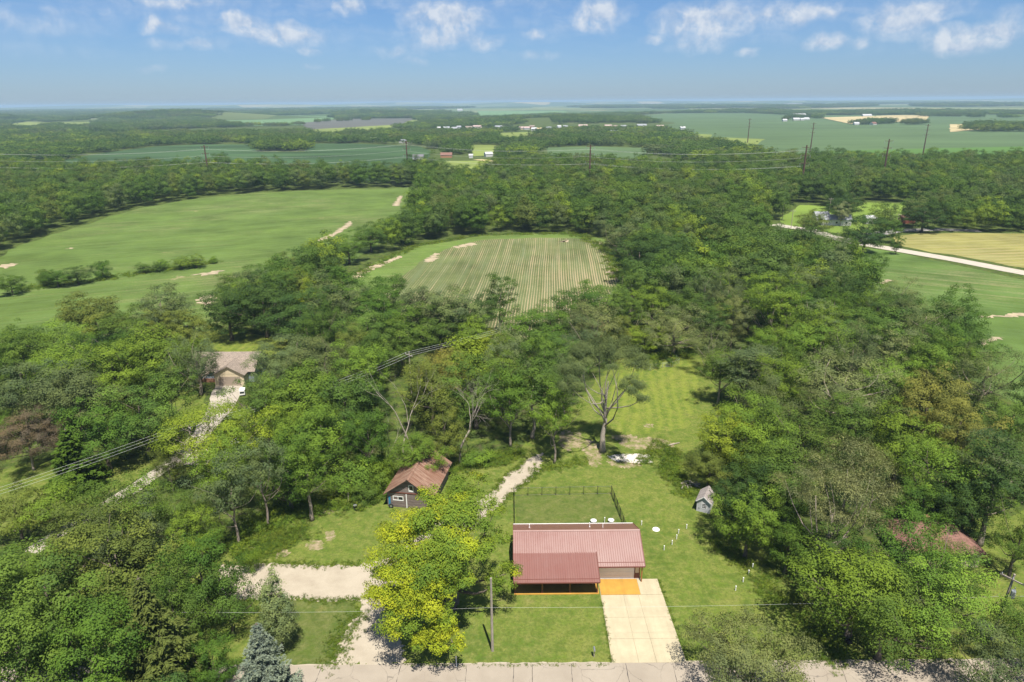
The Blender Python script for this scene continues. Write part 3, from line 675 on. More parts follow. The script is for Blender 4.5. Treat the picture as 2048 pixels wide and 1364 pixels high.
def build_fence():
    f = empty('black_fence', (.2, 84, 0), 0, 'black metal fence round the grass pen behind the red roofed house', 'fence'); inv = Matrix.Translation((-.2, -84, 0))
    def part(mb, name, m=black_m): o = mb.build(name, m); o.parent = f; o.matrix_parent_inverse = inv; return o
    cor = [(.18, 83.2), (.12, 95.6), (15.85, 95.9), (16.75, 83.2)]; H = 1.5
    for s in range(3):
        a = Vector(cor[s]); b = Vector(cor[s + 1]); L = (b - a).length; n = round(L / 2.25)
        pm = MB()
        for i in range(n):
            p = a.lerp(b, i / n); q = a.lerp(b, (i + 1) / n)
            part(MB().box(p.x - .04, p.x + .04, p.y - .04, p.y + .04, -.1, H + .06), 'fence_post')
            k = 16; m = MB()
            for z in (.12, H - .05): m.tube([(p.x, p.y, z), (q.x, q.y, z)], .022, 4)
            for j in range(1, k): c = p.lerp(q, j / k); m.tube([(c.x, c.y, .06), (c.x, c.y, H)], .0085, 3)
            part(m, 'fence_panel')
        if s == 2: part(MB().box(b.x - .04, b.x + .04, b.y - .04, b.y + .04, -.1, H + .06), 'fence_post')
build_fence()

def gable_house(name, label, cat, x, y, rz, w, d, hw, hr, wallm, roofm, over=.35, group=None, windows=0, parts=True, winm=None):
    """simple pitched roof building, ridge along local x, front at local -y"""
    e = empty(name, (x, y, 0), rz, label, cat, group); KEEP_CLEAR.append((x, y, max(w, d) * .6))
    mb = MB().box(-w / 2, w / 2, -d / 2, d / 2, -.1, hw)
    for s in (-1, 1):
        xa = s * w / 2; mb.raw([(xa - s * .1, -d / 2, hw), (xa - s * .1, d / 2, hw), (xa - s * .1, 0, hw + hr - .02), (xa, -d / 2, hw), (xa, d / 2, hw), (xa, 0, hw + hr - .02)], [(0, 1, 2), (3, 5, 4), (0, 3, 4, 1), (1, 4, 5, 2), (2, 5, 3, 0)])
    mb.build('wall', wallm, e)
    k = hr / (d / 2); o = over; zo = hw - o * k
    MB().slab([(-w / 2 - o, -d / 2 - o, zo + .14), (w / 2 + o, -d / 2 - o, zo + .14), (w / 2 + o, 0, hw + hr + .14), (-w / 2 - o, 0, hw + hr + .14)], .12).slab([(-w / 2 - o, d / 2 + o, zo + .14), (-w / 2 - o, .002, hw + hr + .14), (w / 2 + o, .002, hw + hr + .14), (w / 2 + o, d / 2 + o, zo + .14)], .12).build('roof', roofm, e)
    for i in range(windows):
        wx = -w / 2 + w * (i + .5) / windows
        f = MB().box(wx - .62, wx + .62, -d / 2 - .04, -d / 2 - .002, .95, 2.2).build('window', winm or white_m, e)
        MB().box(wx - .52, wx + .52, -d / 2 - .06, -d / 2 - .041, 1.05, 2.1).build('pane', glass_m, f)
    return e

def build_barn():
    """old barn, gable to the camera, ridge running away"""
    bx, by = -16.2, 92.3; rz = R(-10)
    e = empty('old_barn', (bx, by, 0), rz, 'old grey board barn with a rusted metal roof behind the yellowing tree', 'barn'); KEEP_CLEAR.append((-15, 97, 6.5))
    w, L, hw, hr = 7.2, 10.2, 2.7, 2.6    # front at local y=0, running to +y
    inner = MB().box(-w / 2 + .06, w / 2 - .06, .06, L - .06, -.1, hw)
    inner.raw([(-w / 2 + .06, .06, hw), (w / 2 - .06, .06, hw), (0, .06, hw + hr - .1), (-w / 2 + .06, L - .06, hw), (w / 2 - .06, L - .06, hw), (0, L - .06, hw + hr - .1)], [(0, 1, 2), (3, 5, 4), (0, 3, 4, 1), (1, 4, 5, 2), (2, 5, 3, 0)])
    wl = inner.build('wall', barn_board, e)
    z = .05; k = 0
    while z < hw + hr - .3:           # horizontal boards on the front
        z1 = z + .235; hw_ = w / 2 if z1 < hw else max(.15, (hw + hr - z1) / hr * w / 2)
        t = .012 * (k % 2) + random.uniform(0, .01)
        if 1.20 < z + .1 < 2.0:
            MB().box(-hw_, -2.72, -.02 - t, .058, z, z1 - .015).build('board', barn_board, wl); MB().box(-.95, hw_, -.02 - t, .058, z, z1 - .015).build('board', barn_board, wl)
        elif 3.0 < z + .1 < 4.1:
            MB().box(-hw_, -.05, -.02 - t, .058, z, z1 - .015).build('board', barn_board, wl)
            if hw_ > .9: MB().box(.75, hw_, -.02 - t, .058, z, z1 - .015).build('board', barn_board, wl)
        else: MB().box(-hw_, hw_, -.02 - t, .058, z, z1 - .015).build('board', barn_board, wl)
        z = z1; k += 1
    MB().box(-w / 2, w / 2, -.10, -.035, hw - .10, hw + .06).build('trim_board', trim_m, e)
    f = MB().box(-2.70, -.97, -.05, .05, 1.22, 1.34).box(-2.70, -.97, -.05, .05, 1.90, 2.02).box(-2.70, -2.58, -.05, .05, 1.34, 1.90).box(-1.09, -.97, -.05, .05, 1.34, 1.90).box(-1.90, -1.80, -.05, .05, 1.34, 1.90).build('window', white_m, e)
    MB().box(-2.58, -1.90, 0, .05, 1.34, 1.90).build('boarded_pane', barn_board, f); MB().box(-1.80, -1.09, 0, .05, 1.34, 1.90).build('pane', glass_m, f)
    f = MB().box(-.04, .06, -.05, .05, 3.0, 4.15).box(.66, .74, -.05, .05, 3.0, 4.15).box(.06, .66, -.05, .05, 4.05, 4.15).box(.06, .66, -.05, .05, 3.0, 3.22).build('window', white_m, e)
    MB().box(.06, .66, .0, .05, 3.22, 4.05).build('pane', glass_m, f)
    MB().box(-.55, -.40, -.07, -.03, .0, 2.55).build('corner_board', white_m, e)
    # roof: base plus separate rusted sheets
    o = .45; kk = hr / (w / 2); ze = hw - o * kk
    rf = MB().slab([(-w / 2 - o, -.55, ze + .05), (0, -.55, hw + hr + .05), (0, L + .5, hw + hr + .05), (-w / 2 - o, L + .5, ze + .05)], .10).slab([(w / 2 + o, -.55, ze + .05), (w / 2 + o, L + .5, ze + .05), (0, L + .5, hw + hr + .05), (0, -.55, hw + hr + .05)], .10).build('roof', barn_board, e)
    n = 14; y0 = -.62; wy = (L + 1.2) / n
    for s in (-1, 1):
        for i in range(n):
            for j in range(2):
                fa, fb = (0, .53) if j == 0 else (.5, 1.0)
                dz = .075 + .012 * (i % 2) + .014 * j + random.uniform(0, .006); ya, yb = y0 + i * wy - .02, y0 + (i + 1) * wy + .02; sk = random.uniform(-.03, .03)
                def pt(ff, yy): return (s * (w / 2 + o + .04) * (1 - ff), yy, ze + (hw + hr - ze) * ff + dz)
                MB().slab([pt(fa, ya + sk), pt(fa, yb + sk), pt(fb, yb), pt(fb, ya)], .012).build('roof_sheet', rust_m, rf)
    MB().slab([(-.28, y0, hw + hr + .02), (0, y0, hw + hr + .19), (0, L + .6, hw + hr + .19), (-.28, L + .6, hw + hr + .02)], .015).slab([(.28, y0, hw + hr + .02), (.28, L + .6, hw + hr + .02), (0, L + .6, hw + hr + .19), (0, y0, hw + hr + .19)], .015).build('ridge_cap', rust_m, rf)
    # things leaning on the barn
    c, s = math.cos(rz), math.sin(rz)
    def wp(lx, ly): return bx + lx * c - ly * s, by + lx * s + ly * c
    x, y = wp(-2.95, -.36); t = empty('leaning_tire', (x, y, 0), rz, 'old black tyre leaning against the barn front', 'tire')
    prof = [(.20, -.09), (.33, -.10), (.38, -.05), (.38, .05), (.33, .10), (.20, .09)]
    m = MB(); nn = 24
    for r, q in prof:
        for k2 in range(nn): a = 2 * math.pi * k2 / nn; m.v.append((r * math.cos(a), q, .38 + r * math.sin(a)))
    for i in range(6):
        for k2 in range(nn): m.f.append((i * nn + k2, i * nn + (k2 + 1) % nn, ((i + 1) % 6) * nn + (k2 + 1) % nn, ((i + 1) % 6) * nn + k2))
    m.build('tread', rubber_m, t); MB().tube([(0, -.05, .38), (0, .05, .38)], .205, 16).build('rim', grey_m, t)
    x, y = wp(-3.25, -.16); b = MB().box(-.16, .16, -.03, .03, 0, 1.9).build('blue_board', blue_m); b.location = (x, y, 0); b.rotation_euler = (R(-4), 0, rz); tag(b, 'tall blue board standing against the barn front beside the tyre', 'board')
build_barn()

def build_shed():
    x, y = 29.55, 91.2; rz = R(-27); e = empty('garden_shed', (x, y, 0), rz, 'small pale grey shed with a shingle roof half under the trees', 'shed'); KEEP_CLEAR.append((x, y, 2.2))
    e.scale = (.88, .88, .9); w, L, hw, hr = 2.3, 3.6, 2.15, .95
    mb = MB().box(-w / 2, w / 2, -.9, L - .9, -.05, hw)
    for yy, s in ((-.9, 1), (L - .9, -1)): mb.raw([(-w / 2, yy, hw), (w / 2, yy, hw), (0, yy, hw + hr - .03), (-w / 2, yy + s * .1, hw), (w / 2, yy + s * .1, hw), (0, yy + s * .1, hw + hr - .03)], [(0, 1, 2), (3, 5, 4), (0, 3, 4, 1), (1, 4, 5, 2), (2, 5, 3, 0)])
    wl = mb.build('wall', shed_board, e)
    for k in range(7): MB().box(-w / 2 + k * w / 7 + .01, -w / 2 + (k + 1) * w / 7 - .012, -.93, -.902, 0, 2.1 if k not in (3, 4) else .75).build('board', shed_board, wl)
    f = MB().box(-.28, .62, -.945, -.905, .78, .86).box(-.28, .62, -.945, -.905, 1.72, 1.80).box(-.28, -.20, -.945, -.905, .86, 1.72).box(.54, .62, -.945, -.905, .86, 1.72)
    f.box(.03, .07, -.94, -.91, .86, 1.72).box(.29, .33, -.94, -.91, .86, 1.72).box(-.20, .54, -.938, -.912, 1.13, 1.17).box(-.20, .54, -.938, -.912, 1.42, 1.46)
    f = f.build('window', white_m, e); MB().box(-.2, .54, -.925, -.905, .86, 1.72).build('pane', glass_m, f)
    MB().box(-.85, -.6, -.96, -.932, .62, .70).build('latch', black_m, e)
    o = .22; k = hr / (w / 2)
    rf = MB().slab([(-w / 2 - o, -1.15, hw - o * k + .06), (0, -1.15, hw + hr + .06), (0, L - .65, hw + hr + .06), (-w / 2 - o, L - .65, hw - o * k + .06)], .07).slab([(w / 2 + o, -1.15, hw - o * k + .06), (w / 2 + o, L - .65, hw - o * k + .06), (0, L - .65, hw + hr + .06), (0, -1.15, hw + hr + .06)], .07).build('roof', grey_roof, e)
    for s in (-1, 1):
        for j in range(7):
            fa, fb = j / 7, (j + 1.12) / 7
            def pt(ff, yy, dz): return (s * (w / 2 + o + .02) * (1 - ff), yy, hw - o * k + (hr + o * k) * ff + dz)
            MB().slab([pt(fa, -1.17, .095), pt(fa, L - .63, .095), pt(min(fb, 1), L - .63, .072), pt(min(fb, 1), -1.17, .072)], .012).build('shingle_course', grey_roof, rf)
    MB().slab([(-w / 2 - o, -1.20, hw - o * k + .09), (0, -1.20, hw + hr + .09), (0, -1.152, hw + hr + .09), (-w / 2 - o, -1.152, hw - o * k + .09)], .14).slab([(w / 2 + o, -1.20, hw - o * k + .09), (w / 2 + o, -1.152, hw - o * k + .09), (0, -1.152, hw + hr + .09), (0, -1.20, hw + hr + .09)], .14).build('rake_board', white_m, e)
build_shed()

def hip_house():
    """the pink roofed house among trees at the right"""
    x, y = P(1872, 1078, 3.0); x += .3; y += 1.5
    e = empty('pink_roof_house', (x, y, 0), R(-3), 'house with a faded pink red shingle roof showing between the trees at right', 'house'); KEEP_CLEAR.append((x, y, 8))
    w, d, hw, hr = 9.6, 7.0, 2.5, 2.1
    MB().box(-w / 2, w / 2, -d / 2, d / 2, -.1, hw).build('wall', cream_m, e)
    o = .5; a, b = w / 2 + o, d / 2 + o; rl = w / 2 - d / 2 + .6
    rf = MB().raw([(-a, -b, hw), (a, -b, hw), (a, b, hw), (-a, b, hw), (-rl, 0, hw + hr), (rl, 0, hw + hr), (-a, -b, hw - .15), (a, -b, hw - .15), (a, b, hw - .15), (-a, b, hw - .15)],
             [(0, 1, 5, 4), (1, 2, 5), (2, 3, 4, 5), (3, 0, 4), (6, 7, 1, 0), (7, 8, 2, 1), (8, 9, 3, 2), (9, 6, 0, 3), (9, 8, 7, 6)]).build('roof', pink_roof, e)
    MB().tube([(-rl, 0, hw + hr + .02), (rl, 0, hw + hr + .02)], .09, 6).build('ridge_cap', pink_roof, rf)
    MB().box(-1.0, -.3, .6, 1.2, hw, hw + hr + .5).build('chimney', brick_m, rf)
    for wx in (-4, -1, 3):
        f = MB().box(wx - .6, wx + .6, -d / 2 - .04, -d / 2 - .002, 1, 2.2).build('window', white_m, e); MB().box(wx - .5, wx + .5, -d / 2 - .06, -d / 2 - .041, 1.1, 2.1).build('pane', glass_m, f)
hip_house()

def tan_house():
    x0, x1 = P(414, 712, 5.2)[0], P(512, 712, 5.2)[0]; y = P(460, 768)[1]
    cx = (x0 + x1) / 2 - 1.5; L = x1 - x0 + 3; 
    e = gable_house('tan_roof_house', 'house with a tan shingle roof and gabled double garage behind the left wood', 'house', cx, y + 6.0, 0, L, 9.5, 2.8, 2.7, siding_grey, tan_roof, .5, None, 0); KEEP_CLEAR.append((cx, y + 2, 9))
    gx = P(464, 768)[0] - cx
    gw = 6.6; hw, hr = 2.75, 1.9
    g = MB().box(gx - gw / 2, gx + gw / 2, -7.0, -4.75, -.1, hw)
    for yy in (-7.0,): g.raw([(gx - gw / 2, yy, hw), (gx + gw / 2, yy, hw), (gx, yy, hw + hr - .02), (gx - gw / 2, yy + .1, hw), (gx + gw / 2, yy + .1, hw), (gx, yy + .1, hw + hr - .02)], [(0, 1, 2), (3, 5, 4), (0, 3, 4, 1), (1, 4, 5, 2), (2, 5, 3, 0)])
    g.build('garage', cream_m, e)
    MB().raw([(gx - gw / 2 + .3, -7.03, hw + .08), (gx + gw / 2 - .3, -7.03, hw + .08), (gx, -7.03, hw + hr - .15), (gx - gw / 2 + .3, -7.005, hw + .08), (gx + gw / 2 - .3, -7.005, hw + .08), (gx, -7.005, hw + hr - .15)], [(0, 1, 2), (3, 5, 4), (0, 3, 4, 1), (1, 4, 5, 2), (2, 5, 3, 0)]).build('gable_panel', cream_m, e)
    o = .4; k = hr / (gw / 2)
    MB().slab([(gx - gw / 2 - o, -7.4, hw - o * k + .14), (gx, -7.4, hw + hr + .14), (gx, -1.5, hw + hr + .14), (gx - gw / 2 - o, -1.5, hw - o * k + .14)], .12).slab([(gx + gw / 2 + o, -7.4, hw - o * k + .14), (gx + gw / 2 + o, -1.5, hw - o * k + .14), (gx, -1.5, hw + hr + .14), (gx, -7.4, hw + hr + .14)], .12).build('garage_roof', tan_roof, e)
    dr = MB().box(gx - 2.45, gx + 2.45, -7.035, -7.004, 0, 2.2).build('garage_door', taupe, e)
    for q in range(4): MB().box(gx - 2.42, gx + 2.42, -7.06, -7.036, .02 + q * .55, .53 + q * .55).build('door_section', taupe, dr)
    MB().box(gx + L * .0 - 11, gx - gw / 2 - .02, -4.9, -4.752, 0, .9).build('brick_skirt', brick_m, e)
tan_house()

FARH = [  # sight line, width m, depth m, turn, wall, roof, label
    (1668, 449, 14, 7, -8, 'w', 'g', 'low white farmhouse with grey roof beside the country road'), (1640, 441, 7, 6, 0, 'w', 'g', 'small white wing left of the low farmhouse'), (1738, 447, 5, 4, 0, 'w', 'w', 'white shed right of the low farmhouse'), (1812, 446, 7, 4, 5, 'r', 'r', 'small red lean-to at the edge of the meadow'),
    (1186, 672, 4.5, 3.5, 25, 'b', 'r', 'little brown red roof in the wood behind the half bare tree'), (1330, 362, 11, 8, 10, 't', 't', 'brown roofed house alone in the right wood'),
    (1118, 326, 15, 9, 20, 'w', 'g', 'grey roofed house just left of a steel pole'), (1205, 353, 12, 8, 5, 'w', 'w', 'white house in the wood right of the centre pole'),
    (837, 319, 17, 9, 0, 'w', 'd', 'dark roofed barn at the corner of the rolling field'), (893, 315, 18, 9, 0, 'o', 'r', 'orange brick house by the valley field'), (977, 313, 12, 8, 20, 'w', 'w', 'white house at the end of the valley road'), (942, 316, 6, 5, 0, 'w', 'w', 'tiny white shed left of the valley road'),
    (752, 282, 24, 10, 5, 'w', 'w', 'long white house behind the rolling field'), (765, 283, 18, 9, -10, 'w', 'g', 'white house right of the long white one behind the rolling field'), (806, 286, 14, 10, 60, 'w', 'g', 'grey roofed barn with white end behind the rolling field'), (822, 286, 14, 8, 0, 'w', 'w', 'white shed at the right end of the rolling field'), (700, 280, 8, 6, 0, 'w', 'w', 'small white shed at the top left of the rolling field'), (728, 268, 10, 7, 30, 'w', 'w', 'white house above the rolling field farm'),
    (878, 259, 12, 9, 0, 'w', 'w', 'leftmost white shed of the village row'), (893, 259, 22, 11, 5, 'w', 'g', 'blue grey house at the left of the village row'), (909, 260, 22, 11, -5, 'g', 'g', 'grey house second in the village row'), (918, 257, 16, 10, 0, 'w', 'g', 'pale house third in the village row'), (938, 258, 26, 11, 0, 't', 't', 'tan roofed house in the village row'), (950, 256, 18, 10, 30, 'w', 'p', 'white house with pinkish roof in the village row'), (959, 256, 16, 10, -30, 't', 'p', 'pinkish house beside the white one in the village row'),
    (997, 257, 26, 11, 0, 'w', 'g', 'long pale house in the middle of the village row'), (1003, 253, 20, 10, 20, 'w', 'p', 'upper pale house in the middle of the village row'), (1011, 250, 20, 10, 0, 'w', 'g', 'white house highest in the middle of the village row'), (1042, 259, 20, 10, 0, 't', 'p', 'pink roofed house left of the village road'), (1053, 259, 20, 10, 15, 'w', 'p', 'house with pinkish roof beside the village road'), (1068, 261, 17, 10, -10, 'w', 'w', 'bright white house at the foot of the village road'), (1064, 256, 18, 10, 0, 'b', 't', 'brownish house above the bright white one'),
    (1098, 259, 18, 9, 0, 'w', 'g', 'pale house right of the village road'), (1118, 256, 14, 9, 20, 'w', 'w', 'white house, second right of the village road'), (1131, 256, 16, 9, 0, 'w', 'g', 'white house, third right of the village road'), (1143, 251, 18, 9, 0, 'w', 't', 'cream house above the houses right of the village road'), (1166, 255, 34, 12, 0, 'w', 'p', 'long pink and white house in the right half of the village'),
    (1216, 255, 26, 10, 0, 't', 'p', 'low pinkish house right of the long pink and white one'), (1229, 256, 20, 10, 10, 't', 't', 'low tan house in the right half of the village'), (1246, 256, 22, 10, 0, 'w', 'g', 'grey house in the right half of the village'), (1283, 254, 36, 12, 0, 'w', 'g', 'large grey roofed house at the right of the village'), (1275, 261, 14, 9, 0, 'w', 'w', 'white house below the large grey roofed one'), (1320, 256, 26, 10, 0, 't', 'p', 'rightmost pinkish house of the village'), (1228, 269, 24, 11, 5, 'w', 'g', 'large white house with grey roof standing alone below the village'), (1365, 259, 16, 10, 0, 'w', 'w', 'white house at the wood end right of the village'),
    (920, 222, 60, 20, 0, 'w', 'w', 'white farm building far behind the village'), (1598, 233, 70, 20, 0, 'w', 'w', 'long white barn of the far farmstead in the broad field'), (1592, 241, 30, 15, 0, 'w', 'w', 'white house at the left of the far farmstead'), (1604, 241, 18, 12, 0, 'w', 'w', 'small white shed of the far farmstead'), (1612, 240, 28, 14, 20, 'w', 'w', 'white house at the right of the far farmstead'), (1569, 243, 18, 12, 0, 'w', 'w', 'lone white shed left of the far farmstead'),
    (1712, 250, 18, 11, 0, 'w', 'w', 'white house at the left of the shelter belt'), (1746, 250, 24, 12, 30, 'w', 'r', 'red and white barn in the shelter belt'), (1733, 233, 50, 18, 0, 'w', 'w', 'white barn beside the wheat field'), (184, 230, 60, 25, 0, 'w', 'w', 'bright white building far off at left'), (46, 241, 40, 18, 0, 'w', 'w', 'white barn in the clearing at far left'), (188, 243, 30, 15, 0, 'w', 'w', 'white shed beside the left clearing'),
    (332, 223, 60, 25, 0, 'w', 'w', 'white farm building on the far left horizon'), (352, 224, 160, 30, 0, 'w', 'w', 'long white sheds on the far left horizon'), (392, 223, 70, 30, 0, 'w', 'w', 'white silo farm at the end of the left horizon'), (810, 206, 220, 60, 0, 'w', 'w', 'white building on the horizon above the centre'), (850, 206, 240, 60, 0, 'w', 'w', 'second white building on the horizon above the centre'), (790, 209, 500, 80, 0, 't', 't', 'low pale building on the horizon above the centre'),
    (1230, 208, 800, 120, 0, 't', 'w', 'longest pale warehouse on the horizon'), (1296, 206, 90, 60, 0, 'w', 'w', 'small white warehouse right of the longest one'), (1310, 209, 420, 90, 0, 't', 'w', 'second pale warehouse on the horizon'), (1424, 209, 120, 70, 0, 'w', 'w', 'white elevator on the horizon right of the warehouses'), (1545, 207, 420, 90, 0, 'w', 'g', 'grey roofed warehouse on the right horizon'), (1585, 209, 330, 90, 0, 'w', 'g', 'lower grey roofed warehouse on the right horizon'), (1640, 203, 800, 120, 0, 'w', 'w', 'long bright warehouse on the right horizon'), (1690, 206, 400, 140, 0, 'w', 'w', 'tall white warehouse on the right horizon'), (1722, 204, 480, 100, 0, 'w', 'g', 'bluish warehouse at the right end of the horizon'), (1806, 205, 120, 70, 0, 'w', 'w', 'last white building on the right horizon'),
]
_wm = {'w': simple('dull_white', (0.58, 0.57, 0.55)), 'g': siding_grey, 't': cream_m, 'b': cedar_m, 'r': simple('barn_red', (0.22, 0.075, 0.055)), 'o': simple('orange_brick', (0.40, 0.20, 0.11)), 'd': siding_grey}
_rm = {'w': simple('white_roof', (0.50, 0.50, 0.50)), 'g': simple('slate_roof', (0.30, 0.31, 0.33)), 't': tan_roof, 'r': simple('rust_roof', (0.22, 0.115, 0.085)), 'p': simple('pink_roof', (0.45, 0.34, 0.31)), 'd': simple('dark_roof', (0.17, 0.16, 0.18))}
for px, py, w, d, rz, wm_, rm_, lb in FARH:
    x, y = P(px, py); zz = 0
    for _ in range(12): zz = hill_z(x, y); x, y = P(px, py, zz)
    far = y > 5000
    hw = 3.0 if y < 1200 else (4.6 if y < 2600 else (7 if y < 5000 else 12)); hr = min(d * .28, 4.5)
    if 500 < y <= 1400: w *= .72; d *= .85
    if y > 1400: w *= .62; d *= .8; hw *= .8
    nm = 'warehouse' if far and w > 100 else ('barn' if 'barn' in lb else ('shed' if 'shed' in lb else 'house'))
    gable_house(nm, lb, {'warehouse': 'warehouse', 'barn': 'barn', 'shed': 'shed', 'house': 'house'}[nm], x, y, R(rz), w, d, hw, hr, _wm[wm_], _rm[rm_], .35 if y < 1000 else .6, None, 3 if y < 420 and w > 10 else 0).location.z = zz

# ---------------------------------------------------------------- trees
def quads_mesh(name, C, A, B, tint, m, yellow=None):
    """leaf blades: kite-shaped quads with centre C, half axes A (long) and B"""
    n = len(C); V = np.empty((n, 4, 3), np.float32)
    V[:, 0] = C - A; V[:, 1] = C + B - A * .1; V[:, 2] = C + A; V[:, 3] = C - B - A * .1
    me = bpy.data.meshes.new(name); me.vertices.add(n * 4); me.loops.add(n * 4); me.polygons.add(n)
    me.vertices.foreach_set('co', V.reshape(-1))
    me.loops.foreach_set('vertex_index', np.arange(n * 4, dtype=np.int32))
    me.polygons.foreach_set('loop_start', np.arange(0, n * 4, 4, dtype=np.int32))
    at = me.attributes.new('tint', 'FLOAT', 'FACE'); at.data.foreach_set('value', np.clip(tint, 0, 1).astype(np.float32))
    if yellow is not None:
        at = me.attributes.new('yellow', 'FLOAT', 'FACE'); at.data.foreach_set('value', np.clip(yellow, 0, 1).astype(np.float32))
    me.update(); me.validate(); me.materials.append(m); return me
def unit(v): return v / np.maximum(np.linalg.norm(v, axis=1, keepdims=True), 1e-6)

LEAF_SIZE = .66; LEAF_MORE = 3.4
def leaves_on(rg, cc, rc, dens, size, flat=.62, droop=0.0, aspect=.55, ctint=None, outward=None):
    """leaf blades round clump centres cc with radii rc"""
    size = size * LEAF_SIZE; cnt = np.maximum(6, (LEAF_MORE * dens * rc ** 2 / size ** 2)).astype(int); idx = np.repeat(np.arange(len(cc)), cnt); n = len(idx)
    d = unit(rg.normal(size=(n, 3))); d[:, 2] = np.where(rg.random(n) < .72, np.abs(d[:, 2]), d[:, 2])
    rr = rg.random(n) ** .38
    bum = 1 + .25 * np.sin(d[:, 0] * 5 + idx) * np.cos(d[:, 1] * 6 + idx * 1.7)
    off = d * (rr * rc[idx] * bum)[:, None]; off[:, 2] *= flat
    C = cc[idx] + off
    if droop: C[:, 2] -= droop * (rr ** 2) * rc[idx] * (1 - np.abs(d[:, 2]))
    hub = np.array([0, 0, cc[:, 2].min() * .6 + cc[:, 2].max() * .4]); ow = unit(C - hub)
    nrm = unit(d * .7 + ow * .60 + np.array([0, 0, .10]) + rg.normal(size=(n, 3)) * .28)
    t = rg.normal(size=(n, 3)); 
    if droop: t[:, 2] -= 1.2 * droop
    a = unit(t - nrm * (t * nrm).sum(1)[:, None]); b = np.cross(nrm, a)
    s = size * rg.uniform(.6, 1.35, n) * .5
    tint = (ctint[idx] if ctint is not None else 0.5) + rg.normal(size=n) * .07
    return C, a * s[:, None], b * (s * aspect * 1.1)[:, None], tint, idx

def crown_clumps(rg, Rr, z0, z1, n, irregular=.28, shell=.72, top=1.0, point=0.0):
    """clump centres through an uneven crown"""
    d = unit(rg.normal(size=(n * 6, 3)))
    k = [(unit(rg.normal(size=(1, 3)))[0], rg.uniform(1.5, 3.5), rg.uniform(0, 6)) for _ in range(5)]
    bum = 1 + sum(irregular / 2.2 * np.sin(f * (d @ ax) * 2 + ph) for ax, f, ph in k)
    r = np.where(rg.random(n * 6) < shell, rg.uniform(.74, .95, n * 6), rg.random(n * 6) ** .5 * .75)
    p = d * (r * bum)[:, None]
    p[:, 2] = np.where(p[:, 2] < 0, p[:, 2] * .85, p[:, 2] * top)
    h = (z1 - z0) / 2; q = p * np.array([Rr, Rr, h])
    if point:
        f = np.clip((q[:, 2] + h) / (2 * h), 0, 1); w = (1 - point * f); q[:, 0] *= w; q[:, 1] *= w
    q[:, 2] += (z0 + z1) / 2
    keep = []; mind = Rr * 1.55 / n ** (1 / 2.6)
    for i in range(len(q)):
        if len(keep) >= n: break
        if all(np.sum((q[i] - q[j]) ** 2) > mind ** 2 for j in keep): keep.append(i)
    return q[keep]

def limb_path(rg, a, b, sag=.15, n=5):
    a = Vector(a); b = Vector(b); L = (b - a).length; o = []
    w = Vector((rg.uniform(-1, 1), rg.uniform(-1, 1), rg.uniform(-.3, .6))) * L * sag
    for i in range(n):
        f = i / (n - 1); o.append(a.lerp(b, f) + w * math.sin(f * math.pi) + Vector((0, 0, -L * .10 * math.sin(f * math.pi))))
    return o
def trunk_mesh(name, rg, H, rad, targets, split=.3, m=None, lean=(0, 0), sides=7):
    mb = MB(); n = 6
    pts = [Vector((0, 0, -.15))] + [Vector((lean[0] * f + rg.normal() * .08 * H * .1, lean[1] * f + rg.normal() * .08 * H * .1, H * .68 * f)) for f in np.linspace(.06, 1, n)]
    rr = [rad * 1.45, rad * 1.05] + [rad * (1 - .83 * f) for f in np.linspace(.2, 1, n - 1)]
    mb.tube(pts, rr, sides)
    for tg in targets:
        f = float(np.clip(rg.uniform(split, .9), 0, max(.2, tg[2] / H - .05))); z = H * .68 * f
        a = Vector((lean[0] * f, lean[1] * f, z)); r0 = rad * (1 - .8 * f) * .55
        L = (Vector(tg) - a).length
        mb.tube(limb_path(rg, a, tg), [r0, r0 * .8, r0 * .6, r0 * .42, r0 * .18], 5)
    return mb.mesh(name, m or bark, True)

KINDS = {}     # kind -> list of (crown mesh, trunk mesh, design height, design radius)
def broadleaf(kind, seeds, H, Rr, z0, ncl, size, dens=3.0, flat=.85, irr=.28, droop=0.0, aspect=.55, crf=2.5, point=0.0, top=1.0, shell=.72, m=None, bk=None, limbs=8, trad=.32):
    out = []
    for sd in seeds:
        rg = np.random.default_rng(sd)
        cc = crown_clumps(rg, Rr * .88, z0, H * .96, ncl, irr, shell, top, point); n = len(cc)
        rc = Rr * crf / n ** .5 * rg.uniform(.7, 1.25, n) * .72
        C, A, B, t, ix = leaves_on(rg, cc, rc, dens, size, flat, droop, aspect, rg.uniform(.25, .75, n))
        me = quads_mesh(kind + '_crown', C, A, B, t, m or leaf)
        far = cc[np.argsort(-np.linalg.norm(cc[:, :2], axis=1))][:limbs * 2]
        tm = trunk_mesh(kind + '_trunk', rg, H, trad, [tuple(p) for p in far[rg.permutation(len(far))[:limbs]]], m=bk)
        out.append((me, tm, H, Rr))
    KINDS[kind] = out
broadleaf('oak', (11, 12, 13, 14, 15, 16, 17), 15, 5.6, 1.6, 66, .36, dens=3.0, flat=.95, bk=bark)
broadleaf('ash', (21, 22, 23, 24), 15, 5.2, 1.9, 74, .38, dens=2.7, flat=.9, irr=.38, droop=.35, aspect=.40, bk=bark)
broadleaf('willow', (31, 32, 33), 15, 5.4, 2.0, 74, .36, dens=3.0, flat=.85, irr=.34, droop=.75, aspect=.30, bk=bark_pale, limbs=14)
broadleaf('tall', (41, 42, 43), 18, 4.2, 6.0, 60, .36, dens=2.6, irr=.34, bk=bark_pale)
broadleaf('leggy', (45, 46, 47), 17, 4.6, 7.5, 50, .38, dens=2.3, irr=.42, flat=.8, bk=bark_pale, limbs=9, trad=.24)
broadleaf('cone', (51,), 11.7, 3.1, .7, 80, .30, dens=4.5, point=.78, top=1.0, irr=.16, droop=.4, aspect=.45, limbs=4, trad=.16)
